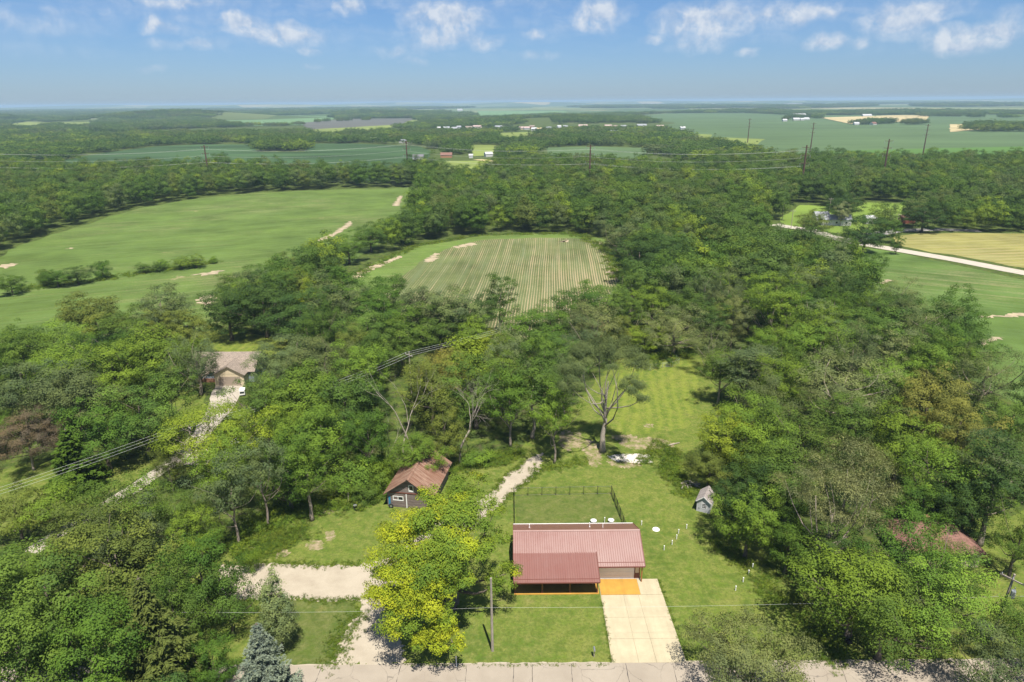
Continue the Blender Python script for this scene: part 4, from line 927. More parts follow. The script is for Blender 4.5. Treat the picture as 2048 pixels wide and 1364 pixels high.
broadleaf('orchard', (55, 56), 8, 4.2, 2.0, 46, .34, dens=2.0, irr=.42, flat=.7, limbs=9, trad=.22)
broadleaf('sparse', (58, 59), 11, 5.4, 3.0, 70, .30, dens=3.2, irr=.36, flat=.75, aspect=.4, limbs=16, trad=.22, bk=bark_pale)
broadleaf('roadside', (65,), 10, 6.6, 1.6, 90, .34, dens=3.6, flat=.7, irr=.3, droop=.4, aspect=.4, limbs=10, trad=.2)
broadleaf('bush', (61, 62, 63), 4, 2.7, .0, 26, .30, dens=2.6, irr=.35, limbs=4, trad=.08)
broadleaf('wood', (71, 72, 73, 74, 75, 76, 77), 14, 5.2, 1.6, 32, .60, dens=2.6, flat=.95, irr=.3, limbs=3, trad=.28)

def conifer(kind, sd, H, Rr, size, tiers, droop, m, dens=1.0):
    rg = np.random.default_rng(sd); Cs = []; As = []; Bs = []; T = []
    mb = MB().tube([(0, 0, -.1), (0, 0, H * .5), (0, 0, H * .985)], [Rr * .075, Rr * .045, .02], 7)
    for i in range(tiers):
        f = (i + .3) / tiers; z = H * (.06 + .93 * f); L0 = Rr * (1 - f) ** .85 + .12
        nb = int(7 + 7 * (1 - f))
        for j in range(nb):
            az = 2 * math.pi * (j + rg.uniform(-.35, .35)) / nb + i * 1.3; L = L0 * rg.uniform(.58, 1.22); up = rg.uniform(-.12, .22)
            n = max(5, int(L * 24 * dens)); s = np.sort(rg.random(n)) ** .75
            x = s * L; zz = z + x * up - droop * L * s ** 1.7 + droop * .55 * L * s ** 4
            side = rg.normal(size=n) * (.10 + .17 * L * (1 - s * .8))
            dz = -np.abs(rg.normal(size=n)) * .22 - np.abs(side) * .25
            c = np.stack([x * math.cos(az) - side * math.sin(az), x * math.sin(az) + side * math.cos(az), zz + dz], 1)
            dirv = np.array([math.cos(az), math.sin(az), up - droop * .6]); sv = np.array([-math.sin(az), math.cos(az), 0])
            a = unit(dirv[None] + sv[None] * np.sign(side)[:, None] * .9 + rg.normal(size=(n, 3)) * .35); nn = unit(np.array([[0, 0, 1.]]) + rg.normal(size=(n, 3)) * .5)
            b = unit(np.cross(nn, a)); ss = size * rg.uniform(.6, 1.3, n) * .5
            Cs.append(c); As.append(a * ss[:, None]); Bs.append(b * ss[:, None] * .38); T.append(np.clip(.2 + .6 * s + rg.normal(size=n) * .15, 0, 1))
            mb.tube([(0, 0, z), (x[-1] * .6 * math.cos(az), x[-1] * .6 * math.sin(az), z + .6 * L * up - droop * L * .4)], [.05, .015], 4, False)
    me = quads_mesh(kind + '_crown', np.concatenate(Cs), np.concatenate(As), np.concatenate(Bs), np.concatenate(T), m)
    KINDS.setdefault(kind, []).append((me, mb.mesh(kind + '_trunk', bark, True), H, Rr))
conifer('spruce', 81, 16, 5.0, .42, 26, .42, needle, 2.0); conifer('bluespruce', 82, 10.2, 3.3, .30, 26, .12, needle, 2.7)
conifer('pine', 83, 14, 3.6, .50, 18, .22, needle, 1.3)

def bare_tree_mesh(name, sd, H, rad, spread, m, levels=4, fork=3, first=.35):
    rg = random.Random(sd); mb = MB()
    def grow(p, d, L, r, lv):
        pts = [p]; n = 4; q = p.copy(); dd = d.copy()
        for i in range(n):
            dd = (dd + Vector((rg.gauss(0, .16), rg.gauss(0, .16), rg.gauss(.02, .10)))).normalized(); q = q + dd * L / n; pts.append(q.copy())
        e = r * (.62 if lv else .4); mb.tube(pts, [r + (e - r) * i / n for i in range(n + 1)], 6 if lv > 1 else 4, False)
        if lv <= 0: return
        for k in range(fork + (rg.random() < .4)):
            i = rg.choice([2, 3, 4, 4]); ax = Vector((rg.gauss(0, 1), rg.gauss(0, 1), rg.gauss(0, .4))).normalized()
            nd = (dd + ax * spread * rg.uniform(.5, 1.2)).normalized()
            grow(pts[i], nd, L * rg.uniform(.55, .85), e * rg.uniform(.5, .8), lv - 1)
    grow(Vector((0, 0, -.2)), Vector((0, 0, 1)), H * first, rad, levels)
    return mb.mesh(name, m, True)

NTREE = 0; NEAR = []; TREES = []
def place_tree(kind, var, x, y, H, Rr, col, label, group=None, cat='tree', name='tree', z=0.0, rz=None):
    me, tm, dh, dr = KINDS[kind][var % len(KINDS[kind])]
    e = empty(name, (x, y, z), random.uniform(0, 6.28) if rz is None else rz, label, cat, group)
    sx = Rr / dr; e.scale = (sx, sx, H / dh)
    for nm, mm in (('trunk', tm), ('crown', me)):
        o = link(bpy.data.objects.new(nm, mm), e)
        if nm == 'crown':
            c = GREENS[col]; j = random.uniform(.86, 1.14); h = random.uniform(-.06, .06)
            o.color = (c[0] * j * (1 + h), c[1] * j, c[2] * j * (1 - h), 1)
    TREES.append((x, y, Rr)); return e

def lobed_tree(name, label, base, H, trad, lobes, size, dens, col, m, yellow=False, lean=(0, 0), bk=None, seed=5, flat=.6, droop=0., aspect=.6, branch_ends=()):
    """one particular tree: crown built of the lobes the photograph shows; lobes = (px, py, radius px, height, yellowness)"""
    bx, by = base; e = empty(name, (bx, by, 0), 0, label, 'tree'); rg = np.random.default_rng(seed)
    cc = []; rc = []; yy = []; tg = []
    for px, py, rp, z, yl in lobes:
        x, y = P(px, py, z); r = W(rp, x, y, z); c0 = np.array([x - bx, y - by, z]); tg.append(tuple(c0))
        n = max(4, int(5 * r ** 1.35)); d = unit(rg.normal(size=(n, 3))); d[:, 2] = d[:, 2] * .8 + .1
        q = c0 + d * (r * rg.uniform(.35, .92, n))[:, None] * np.array([1, 1, .7])
        cc.append(q); rc.append(np.full(n, r * .42) * rg.uniform(.7, 1.2, n)); yy.append(np.clip(np.where(rg.random(n) < yl, .9, .08) + rg.normal(size=n) * .12, 0, 1))
    cc = np.concatenate(cc); rc = np.clip(np.concatenate(rc), .55, 1.6); yy = np.concatenate(yy)
    C, A, B, t, ix = leaves_on(rg, cc, rc, dens, size, flat, droop, aspect, rg.uniform(.3, .7, len(cc)))
    me = quads_mesh(name + '_crown', C, A, B, t, m, (yy[ix] + rg.normal(size=len(ix)) * .1) if yellow else None)
    tm = trunk_mesh(name + '_trunk', rg, H, trad, tg + list(branch_ends), .35, bk or bark, lean, 10)
    link(bpy.data.objects.new('trunk', tm), e); o = link(bpy.data.objects.new('crown', me), e); o.color = (*GREENS[col], 1)
    TREES.append((bx, by, 4.0)); return e

lobed_tree('yellowing_tree', 'big tree turning yellow beside the gravel drive, left of the red roofed house', P(905, 1216), 17, .62,
    [(930, 978, 44, 15.5, .12), (862, 1003, 40, 15, .4), (950, 1032, 54, 14, .02), (872, 1050, 60, 14, .35), (800, 1062, 55, 12.5, .8), (846, 1104, 54, 11.5, .4), (870, 1180, 44, 8.8, .3), (905, 1105, 62, 12, .2), (785, 1128, 60, 10.5, .7),
     (850, 1150, 64, 10, .5), (960, 1090, 40, 11, .0), (1000, 1078, 26, 10, .0), (1012, 1148, 36, 6, .02), (985, 1172, 26, 5.5, .02), (770, 1190, 48, 8.5, .75), (838, 1204, 58, 8, .5), (733, 1185, 26, 8, 1.),
     (800, 1242, 46, 6.5, .6), (872, 1268, 46, 5.0, .85), (905, 1285, 34, 4.5, .9), (838, 1290, 26, 4.5, .7), (845, 990, 22, 14, 1.), (958, 955, 24, 15, .2), (920, 1160, 36, 9.5, .1), (990, 1020, 26, 12, .0), (890, 1230, 30, 6.5, .5)],
    .30, 2.7, 'bright', leaf_y, True, seed=5)
lobed_tree('cottonwood_tree', 'tall half bare tree with pale forked trunk at the edge of the mown back lawn', P(1205, 902), 20, .50,
    [(1165, 704, 38, 19.1, 0), (1148, 738, 36, 17.6, 0), (1240, 698, 42, 19.4, 0), (1272, 724, 34, 18.2, 0), (1262, 768, 32, 16.2, 0), (1284, 795, 22, 14.9, 0), (1200, 688, 32, 19.8, 0), (1225, 735, 16, 17.7, 0), (1135, 768, 28, 16.2, 0)],
    .30, 3.6, 'grey', leaf, lean=(.5, .3), bk=deadwood, seed=9, droop=.6, aspect=.35, branch_ends=[(-3, 0, 11), (2.2, -.6, 15.5), (1, .5, 18), (-2.2, .5, 15), (-3.6, -1, 13), (2.8, 0, 18)])
lobed_tree('pale_tree', 'pale yellow green tree with bare whitish twigs showing through its crown, beside the grey shed', P(1640, 1180), 17, .45,
    [(1640, 940, 52, 15, 0), (1700, 900, 48, 16.5, 0), (1750, 930, 50, 15.5, 0), (1700, 970, 60, 14, 0), (1620, 985, 42, 12.5, 0), (1770, 985, 40, 13, 0), (1660, 1030, 46, 11, 0), (1740, 1035, 48, 11, 0), (1570, 960, 30, 12, 0)],
    .30, 2.0, 'pale', leaf, bk=bark_pale, seed=12, droop=.7, aspect=.3, branch_ends=[(0, 2, 15), (2.5, 3, 16), (5, 2, 15), (-2, 1, 13.5)])
def dead(label, px, py, H, rad, sd, spread=.7, levels=4, fork=3, first=.35, m=None, wide=3.0):
    x, y = P(px, py); e = empty('dead_tree', (x, y, 0), 0, label, 'dead tree')
    me = bare_tree_mesh('dead_tree', sd, H, rad, spread, m or deadwood, levels, fork, first); link(bpy.data.objects.new('branches', me), e); k = H / max(v.co.z for v in me.vertices); e.scale = (k, k, k); TREES.append((x, y, wide))
dead('large bare dead tree with a wide fan of grey twigs behind the rusty barn', 920, 925, 17.5, .20, 3, .60, 5, 3, .30, wide=6.5)
dead('tall thin dead trunk with stubby limbs left of the wide dead tree', 806, 905, 20, .16, 8, .36, 4, 2, .40, wide=3.5)
dead('slender dead trunk leaning beside the stubby dead one', 826, 902, 18.5, .13, 17, .34, 4, 2, .42, wide=3.5)
dead('short crooked dead stem above the barn roof corner', 770, 930, 12, .13, 23, .4, 3, 2, .5)
dead('bare twiggy tree behind the small brown roof in the wood', 1195, 672, 14, .13, 29, .42, 4, 2, .34)
dead('bare limbs rising from the crown of the pale tree', 1665, 1100, 17, .13, 41, .26, 4, 2, .5)

NEARLIST = '''
90,1180,250,16,oak,mid|great round dark green tree filling the lower left corner, its upper half
235,1120,220,15,oak,olive|wide green tree between the lower left corner and the gravel lane
40,1310,230,16,oak,mid|big broadleaf tree at the very bottom of the left edge
190,1290,210,15,oak,deep|dense green tree left of the big dark spruce
150,1060,150,11,oak,olive|green tree overhanging the end of the pale lane at left
400,1130,150,13,oak,deep|dark green tree beside the left end of the gravel drive
340,1190,130,13,ash,mid|feathery tree just above the big dark spruce
30,1020,110,8,orchard,olive|gnarled open fruit tree on the lawn at the left edge
106,1012,105,7,orchard,bright|low bright tree on the left lawn, first right of the gnarled one
206,992,105,7,orchard,mid|low spreading tree by the lane on the left lawn
280,1014,110,8,orchard,bright|bushy tree right of the lane on the left lawn
350,1018,120,10,ash,mid|leafy tree between the lane and the gravel drive clearing
393,1050,100,9.5,oak,bright|bright green tree above the left end of the gravel drive
336,930,70,8,sparse,olive|airy small tree standing in front of the lane bend
435,870,185,14,sparse,lime|tall airy yellow green tree in front of the tan house drive
460,985,110,14,leggy,grey|grey green tree with bare lower stems left of the soil patches
520,945,100,15,leggy,grey|thin tree with long pale trunks left of the orange boat hull
612,940,105,14,tall,bright|bright upright tree with visible trunk just left of the orange boat hull
570,925,130,14,oak,deep|dark tree behind the bright upright tree
500,1120,40,4,bush,bright|small bush at the left end of the gravel drive
455,1205,110,8,orchard,mid|small tree between the dark spruce and the pointed tree
1510,1318,235,10,roadside,silver|light feathery tree standing at the road edge right of the driveway
2000,1330,170,10,ash,grey|greyish feathery tree in the lower right corner by the road
2040,1235,120,10,ash,mid|green tree behind the leaning utility pole at the right edge
1720,1160,240,14,ash,bright|large bright green tree beside the lawn, right of the driveway
1810,1100,190,14,ash,deep|green tree hiding the front of the pink roofed house
1885,1185,200,13,ash,bright|bright feathery tree above the road, left of the leaning pole
1775,1220,190,11,ash,mid|leafy tree overhanging the road with its shadow on the pavement
1855,1105,95,10,ash,bright|bright tree standing right in front of the pink roof, left part
1925,1130,90,9,ash,mid|green tree in front of the right corner of the pink roof
1577,985,110,9,oak,mid|rounded tree filling the gap left of the pale twiggy tree
1935,1010,120,11,oak,dark|dark tree directly behind the right end of the pink roof
1500,900,110,10,ash,mid|feathery tree between the shed and the bulging light green tree
865,935,60,3.5,bush,mid|low brush on the lawn behind the right side of the barn
955,915,60,2.6,bush,bright|bright brush at the feet of the wide dead tree
1680,1110,150,11,oak,dark|glossy dark tree below the pale twiggy tree
1500,1030,130,11,oak,bright|bright green rounded tree right of the grey shed
1475,985,110,12,oak,dark|dark tree whose crown covers the grey shed roof
1580,1075,120,9,oak,deep|dark low tree between the bright rounded tree and the glossy one
1545,940,150,13,oak,mid|mid green tree behind the bright rounded tree by the shed
1455,865,138,12,oak,lime|light green tree bulging over the right side of the back lawn
1420,932,90,7,oak,olive|small olive tree at the lawn edge above the shed
1505,850,160,13,sparse,bright|light tree right of the one bulging over the back lawn
1600,860,160,14,ash,mid|feathery tree in the wood right of the back lawn, nearer row
1690,760,180,15,willow,silver|silvery green tree in the middle of the right wood
1560,755,120,14,oak,bright|bright rounded tree left of the silvery one
1500,740,130,14,tall,grey|tall greyish tree at the upper right corner of the back lawn
1442,742,90,12,leggy,mid|tree with a bare trunk on the right edge of the back lawn
1860,790,150,15,oak,tan|yellow brown tree in the right wood
1920,850,130,14,oak,tan|lower yellow brown tree right of the first one
1975,740,150,14,willow,grey|greyish willow near the right edge above the yellow brown trees
1800,880,150,14,oak,bright|green tree below the yellow brown pair
1900,950,170,15,ash,bright|bright leafy tree behind the pink roofed house
1990,960,150,17,tall,dark|tall dark tree at the right edge behind the pink roofed house
1850,1000,120,10,oak,deep|dark green tree just above the pink roof
2045,1060,100,12,ash,mid|tree at the right edge beside the sunny strip of grass
1700,840,130,13,oak,mid|rounded tree in front of the silvery one
1640,690,150,14,oak,bright|bright tree above the silvery tree in the right wood
1740,660,150,14,oak,mid|mid green tree in the right wood above the silvery tree
1850,640,130,15,willow,grey|greyish tree near the right crop field
1905,620,120,17,oak,deep|tall rich green tree at the corner of the right crop field
1800,600,120,14,willow,grey|soft grey green tree left of the tall corner tree
1945,680,110,12,oak,mid|green tree below the tall corner tree
1350,650,130,13,willow,silver|silvery leaved tree behind the far end of the back lawn
1290,670,90,8,oak,lime|low light green tree behind the half bare tree
1430,690,90,12,willow,grey|soft dark green tree at the head of the back lawn
1128,760,90,13,willow,grey|dull grey green willow left of the half bare tree
1065,780,150,16,leggy,mid|tree on bare trunks beside the dirt path
1020,800,100,15,leggy,deep|dark leaved tree on a bare trunk left of the path
1110,830,90,15,leggy,bright|slim tree on a bare trunk right of the path
990,690,150,8,oak,lime|low lime green tree in the middle of the wood
1060,655,140,13,oak,deep|rounded dark tree below the striped corn field
920,725,120,9,bush,lime|mound of lime green brush under the wires
1090,700,100,9,oak,bright|bright low tree above the dull willow
885,735,120,12,oak,tan|brownish green tree behind the wide dead tree
850,760,100,12,oak,olive|olive tree left of the brownish one
838,903,105,9.5,oak,bright|bright leaved tree leaning over the rusty barn roof
890,860,90,11,oak,olive|dark olive tree behind the barn ridge
735,870,100,13,oak,deep|dark tree left of the barn
700,950,90,6,bush,bright|bright brush left of the barn
725,985,55,3.4,bush,mid|small round bush on the lawn edge left of the barn
760,960,60,4.5,bush,bright|bush touching the left wall of the barn
690,800,160,15,oak,mid|mid green rounded tree in the middle of the left wood
600,785,170,15,oak,bright|bright green tree right of the tan house drive
530,810,140,14,oak,mid|rounded green tree beside the tan house drive
650,720,150,14,ash,grey|greyish tree above the bright rounded ones
575,715,130,13,sparse,grey|airy grey tree right of the tan house roof
730,730,120,14,oak,bright|bright tree left of the utility pole in the wood
640,860,140,14,oak,bright|bright green tree above the orange boat hull
560,860,120,13,ash,bright|light feathery tree behind the long pale trunks
748,800,80,11,oak,dark|dark tree between the dead trunks and the bright wood
540,748,95,12,ash,grey|greyish feathery tree covering the right corner of the tan roof
880,640,110,14,oak,mid|mid green tree in front of the forked oak below the corn field
810,645,100,13,oak,deep|rich green tree below the left end of the corn field
1100,642,100,11,oak,mid|low rounded tree at the foot of the striped corn field
945,665,90,12,oak,bright|bright tree under the dark one below the corn field
425,1312,100,8,oak,deep|dark low tree between the dark spruce and the blue spruce
1645,480,66,11,oak,mid|rounded tree at the roadside hiding the country road before the low farmhouse
1705,478,52,10,ash,mid|feathery roadside tree before the broad dark tree by the farmhouse
1600,482,64,10,oak,mid|rounded tree hiding part of the country road, left one
1690,492,40,9,oak,deep|tree hiding part of the country road, right one
390,710,105,15,willow,grey|grey leaved tall tree covering the left end of the tan roof
300,700,170,15,oak,bright|bright green broad tree left of the tan house
225,725,150,15,oak,bright|second bright broad tree left of the tan house
150,790,160,15,oak,grey|greyish oak in the left wood
70,770,150,15,oak,grey|greyish oak by the left edge
280,820,170,14,oak,mid|large green tree with trunks by the left lawn
200,860,140,13,oak,deep|dark tree at the back of the left lawn
340,790,90,15,leggy,mid|tree with tall bare trunk left of the tan house drive
50,870,120,11,sparse,brown|brown half dead conifer at the left edge
140,900,110,11,pine,deep|dark green conifer behind the left lawn
185,625,140,15,oak,olive|olive oak by the left crop field
322,612,120,15,oak,grey|greyish round oak right of the olive oak, by the left crop field
105,680,130,14,ash,bright|bright tree at the left edge wood under the crop field
30,690,100,13,oak,mid|green tree at the far left under the crop field
240,660,110,13,oak,mid|rounded tree under the olive oak
462,572,76,12,oak,mid|mid green tree in the hedge between the two crop fields, first from left
512,550,76,12,oak,deep|rich green tree in the hedge between the two crop fields, second from left
560,532,76,12,oak,olive|olive green tree in the hedge between the two crop fields, third from left
606,520,76,12,oak,mid|mid green tree in the hedge between the two crop fields, fourth from left
650,505,76,12,oak,dark|dark green tree in the hedge between the two crop fields, fifth from left
696,490,76,12,oak,deep|rich green tree in the hedge between the two crop fields, sixth from left
740,470,76,12,oak,mid|mid green tree in the hedge between the two crop fields, seventh from left
782,448,76,12,oak,deep|rich green tree in the hedge between the two crop fields, last from left
452,610,120,16,oak,dark|dark oak with visible trunk on the small back lawn
525,600,130,17,oak,dark|tall dark oak right of the one on the small back lawn
600,620,140,16,oak,dark|dark oak behind the tan house lawn, further right
665,610,130,16,oak,grey|grey green oak left of the big forked oak
735,650,120,14,ash,mid|feathery green tree in the wood below the forked oak
775,585,105,16,oak,deep|rounded tree on the near edge of the corn field, left end
840,610,120,16,oak,grey|grey oak on the near edge of the corn field
905,615,130,18,oak,grey|big forked grey oak on the near edge of the corn field
960,620,90,14,oak,dark|dark tree right of the big forked oak
1000,595,62,18,tall,deep|narrow tall tree against the striped corn field
800,680,110,13,oak,mid|green tree in front of the grey oaks
1160,610,110,15,oak,deep|dark tree at the lower right corner of the corn field
1215,600,110,14,oak,mid|green tree right of the corn field corner
1240,660,90,11,oak,olive|olive tree beside the small brown roof
1305,600,110,13,oak,bright|bright tree in the wood right of the corn field corner
1380,610,110,13,oak,mid|green rounded tree in the wood above the silvery leaved tree
1240,470,70,13,willow,silver|whitish green tree at the upper right corner of the corn field
1280,510,120,16,oak,dark|very dark oak at the right end of the corn field
1330,500,110,15,oak,dark|dark oak right of the very dark one beside the corn field
1450,450,90,16,oak,dark|dark tree at the wood edge left of the farm road
1625,440,75,14,oak,olive|rounded tree in front of the low farmhouse, left side
1735,455,95,17,oak,dark|broad dark tree right of the low farmhouse
1690,410,80,15,oak,dark|dark tree behind the low farmhouse
1850,425,80,15,oak,dark|dark tree at the right of the small meadow
1795,485,26,8,oak,deep|small upright tree by the bend of the country road
1665,505,70,14,oak,grey|tree at the roadside in front of the farmhouse
1735,530,70,13,oak,deep|dark green tree in the corner of the right crop field
1640,515,60,11,oak,mid|small tree by the left end of the right crop field
1575,505,90,12,oak,bright|bright tree left of the right crop field
112,552,54,6.5,oak,deep|large dark bushy tree in the field strip at left
152,545,54,7,oak,dark|large dark bushy tree right of its twin in the field strip
205,540,34,7,bush,deep|upright bush right of the large dark bushy trees in the field
90,556,40,5,bush,mid|low bush left of the large dark bushy trees in the field
285,534,32,4,oak,mid|low round bush, leftmost of the short hedge in the crop field
312,531,30,4,oak,mid|low round bush in the middle of the short hedge in the crop field
325,530,30,3.4,bush,bright|small bright bush ending the short hedge in the crop field
361,523,38,5,oak,bright|rounded bright bush in the crop field, left of a pair
391,519,38,5.4,oak,bright|rounded bright bush in the crop field, right of a pair
428,520,20,2.6,bush,bright|smallest bush in the crop field
20,565,60,7,oak,deep|dark bush at the left edge of the field strip
'''
def build_near():
    k = 0
    for ln in NEARLIST.strip().splitlines():
        s, label = ln.split('|'); px, py, wp, H, kind, col = s.split(','); px, py, wp, H = float(px), float(py), float(wp), float(H)
        zc = H * (.5 if kind in ('bush',) else .62)
        x, y = P(px, py, zc); Rr = W(wp, x, y, zc) / 2 * 1.04
        NEAR.append((x, y, Rr))
        b = kind == 'bush'
        place_tree(kind, k, x, y, H, Rr, col, label, cat='bush' if b else 'tree', name='bush' if b else ('conifer' if kind == 'pine' else 'broadleaf_tree')); k += 1
build_near()
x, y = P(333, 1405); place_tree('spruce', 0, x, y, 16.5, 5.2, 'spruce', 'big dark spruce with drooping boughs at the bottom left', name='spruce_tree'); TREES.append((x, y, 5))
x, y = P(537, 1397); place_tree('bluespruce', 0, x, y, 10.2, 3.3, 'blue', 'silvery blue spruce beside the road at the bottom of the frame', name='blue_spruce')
x, y = P(563, 1300); place_tree('cone', 0, x, y, 11.7, 3.2, 'silver', 'pointed light green tree behind the blue spruce', name='pointed_tree')

# woods: fill the wooded ground between the open places
BB = []
def blocked(x, y, Rr, margin=.45):
    mg = Rr * margin
    if len(BB) != len(OPEN): BB[:] = [(min(q[0] for q in pl), max(q[0] for q in pl), min(q[1] for q in pl), max(q[1] for q in pl)) for pl in OPEN]
    for pl, bb in zip(OPEN, BB):
        if x < bb[0] - mg or x > bb[1] + mg or y < bb[2] - mg or y > bb[3] + mg: continue
        if inpoly(x, y, pl): return True
        n = len(pl)
        for i in range(n):
            ax, ay = pl[i]; bx, by = pl[(i + 1) % n]; dx, dy = bx - ax, by - ay; L = dx * dx + dy * dy
            if L == 0: continue
            tt = max(0, min(1, ((x - ax) * dx + (y - ay) * dy) / L))
            if (ax + dx * tt - x) ** 2 + (ay + dy * tt - y) ** 2 < (Rr * margin) ** 2: return True
    return False
ORD = ['zeroth', 'first', 'second', 'third', 'fourth', 'fifth', 'sixth', 'seventh', 'eighth', 'ninth', 'tenth', 'eleventh', 'twelfth', 'thirteenth', 'fourteenth', 'fifteenth', 'sixteenth', 'seventeenth', 'eighteenth', 'nineteenth', 'twentieth']
def ordinal(n): return ORD[n] if n < len(ORD) else f'{n}th'
LANDMARKS = [((-20, 95), 'the rusty barn'), ((-60, 150), 'the tan roofed house'), ((25, 250), 'the corn field'), ((-140, 330), 'the big left crop field'), ((20, 130), 'the back lawn'), ((40, 92), 'the grey shed'),
             ((62, 88), 'the pink roofed house'), ((120, 190), 'the right crop field'), ((150, 330), 'the farm road'), ((-90, 110), 'the left lawn'), ((90, 260), 'the wood wires'), ((70, 160), 'the silvery tree')]
def woods():
    rg = random.Random(21); pts = []
    y = 48.0
    while y < 640:
        step = 8.6 if y < 330 else 10
        half = (y * .80 + 40); x = -half
        while x < half:
            X = x + rg.uniform(-.38, .38) * step; Y = y + rg.uniform(-.38, .38) * step; x += step
            Rr = rg.uniform(4.0, 7.3) * (1 if Y < 330 else 1.1); H = 6.2 + Rr * 1.35 + rg.uniform(-2, 2.2)
            px, py = project(X, Y, H * .6)
            if not (-170 < px < 2220) or py > 1460: continue
            if blocked(X, Y, Rr): continue
            if any((X - a) ** 2 + (Y - b) ** 2 < (c * .62 + Rr * .62) ** 2 for a, b, c in TREES): continue
            if any((X - a) ** 2 + (Y - b) ** 2 < (c + Rr * .6) ** 2 for a, b, c in KEEP_CLEAR): continue
            pts.append((X, Y, Rr, H, px, py))
        y += step
    return pts
def build_woods():
    pts = woods(); pts.sort(key=lambda q: q[1])
    nmax = 296 - NTREE_MANUAL
    near, rest = pts[:nmax], pts[nmax:]
    rows = {}
    cols = ['mid', 'bright', 'deep', 'dark', 'grey', 'olive', 'lime', 'silver']; word = {'mid': 'mid green', 'bright': 'bright green', 'deep': 'rich green', 'dark': 'dark green', 'grey': 'grey green', 'olive': 'olive green', 'lime': 'lime green', 'silver': 'silvery green'}
    kinds = ['oak', 'oak', 'ash', 'oak', 'willow', 'ash', 'tall', 'oak', 'leggy']; kw = {'oak': 'rounded', 'ash': 'feathery', 'willow': 'soft leaved', 'tall': 'upright', 'leggy': 'open crowned'}
    rg = random.Random(5); wts = [5, 4, 4, 2.5, 3, 3, 1.2, .8]
    items = []
    for X, Y, Rr, H, px, py in near:
        lm = min(LANDMARKS, key=lambda L: math.hypot(L[0][0] - X, (L[0][1] - Y) * .8))
        row = int((Y - lm[0][1]) // 14); items.append((lm[1], row, X, Y, Rr, H)); rows.setdefault((lm[1], row), []).append(X)
    rowno = {}
    for (nm, r) in sorted(rows): rowno.setdefault(nm, []).append(r)
    for nm, row, X, Y, Rr, H in items:
        c = rg.choices(cols, wts)[0]; k = rg.choice(kinds); i = sorted(rows[(nm, row)]).index(X) + 1; r = rowno[nm].index(row) + 1
        lb = f'{word[c]} {kw[k]} tree by {nm}, {ordinal(i)} from left in {ordinal(r)} row'
        if k == 'tall' or k == 'leggy': H += 1.5; Rr *= .92
        place_tree(k, rg.randrange(9), X, Y, H, Rr, c, lb, 'trees of the surrounding woods', name='broadleaf_tree')
    return rest
NTREE_MANUAL = len(TREES)

# ---- farther woods: real trees, instanced by the thousand as one mass
def unlinked_collection(name, meshes):
    c = bpy.data.collections.new(name)
    for i, me in enumerate(meshes): c.objects.link(bpy.data.objects.new(f'{name}_sample', me))
    return c
def scatter(name, pts, coll, label, sizes, zscale=None, mat_=None):
    """one object: instances of the collection's meshes on its points"""
    me = bpy.data.meshes.new(name); me.from_pydata([p[:3] for p in pts], [], []); me.update()
    a = me.attributes.new('sz', 'FLOAT_VECTOR', 'POINT'); a.data.foreach_set('vector', np.array(sizes, np.float32).reshape(-1))
    a = me.attributes.new('rot', 'FLOAT_VECTOR', 'POINT'); rr = np.zeros((len(pts), 3), np.float32); rr[:, 2] = RNG.uniform(0, 6.28, len(pts)); a.data.foreach_set('vector', rr.reshape(-1))
    o = link(bpy.data.objects.new(name, me)); o['kind'] = 'stuff'; o['label'] = label
    ng = bpy.data.node_groups.new(name, 'GeometryNodeTree'); ng.interface.new_socket('Geometry', in_out='INPUT', socket_type='NodeSocketGeometry'); ng.interface.new_socket('Geometry', in_out='OUTPUT', socket_type='NodeSocketGeometry')
    n = ng.nodes; gi = n.new('NodeGroupInput'); go = n.new('NodeGroupOutput'); ip = n.new('GeometryNodeInstanceOnPoints'); ci = n.new('GeometryNodeCollectionInfo')
    ci.inputs['Collection'].default_value = coll; ci.inputs['Separate Children'].default_value = True; ci.inputs['Reset Children'].default_value = True
    ip.inputs['Pick Instance'].default_value = True
    def attr(nm): q = n.new('GeometryNodeInputNamedAttribute'); q.data_type = 'FLOAT_VECTOR'; q.inputs['Name'].default_value = nm; return q.outputs[0]
    l = ng.links; l.new(gi.outputs[0], ip.inputs['Points']); l.new(ci.outputs[0], ip.inputs['Instance']); l.new(attr('sz'), ip.inputs['Scale']); l.new(attr('rot'), ip.inputs['Rotation']); l.new(ip.outputs[0], go.inputs[0])
    o.modifiers.new('scatter', 'NODES').node_group = ng
    return o
def wood_lod(sd, n, H, Rr, z0, size, m, dens=2.6, ncl=26):
    rg = np.random.default_rng(sd); cc = crown_clumps(rg, Rr * .88, z0, H * .96, ncl, .3); k = len(cc)
    rc = Rr * 2.2 / k ** .5 * rg.uniform(.75, 1.2, k) * .75
    C, A, B, t, ix = leaves_on(rg, cc, rc, dens, size, .65, 0, .6, rg.uniform(.25, .75, k)); return C, A, B, t
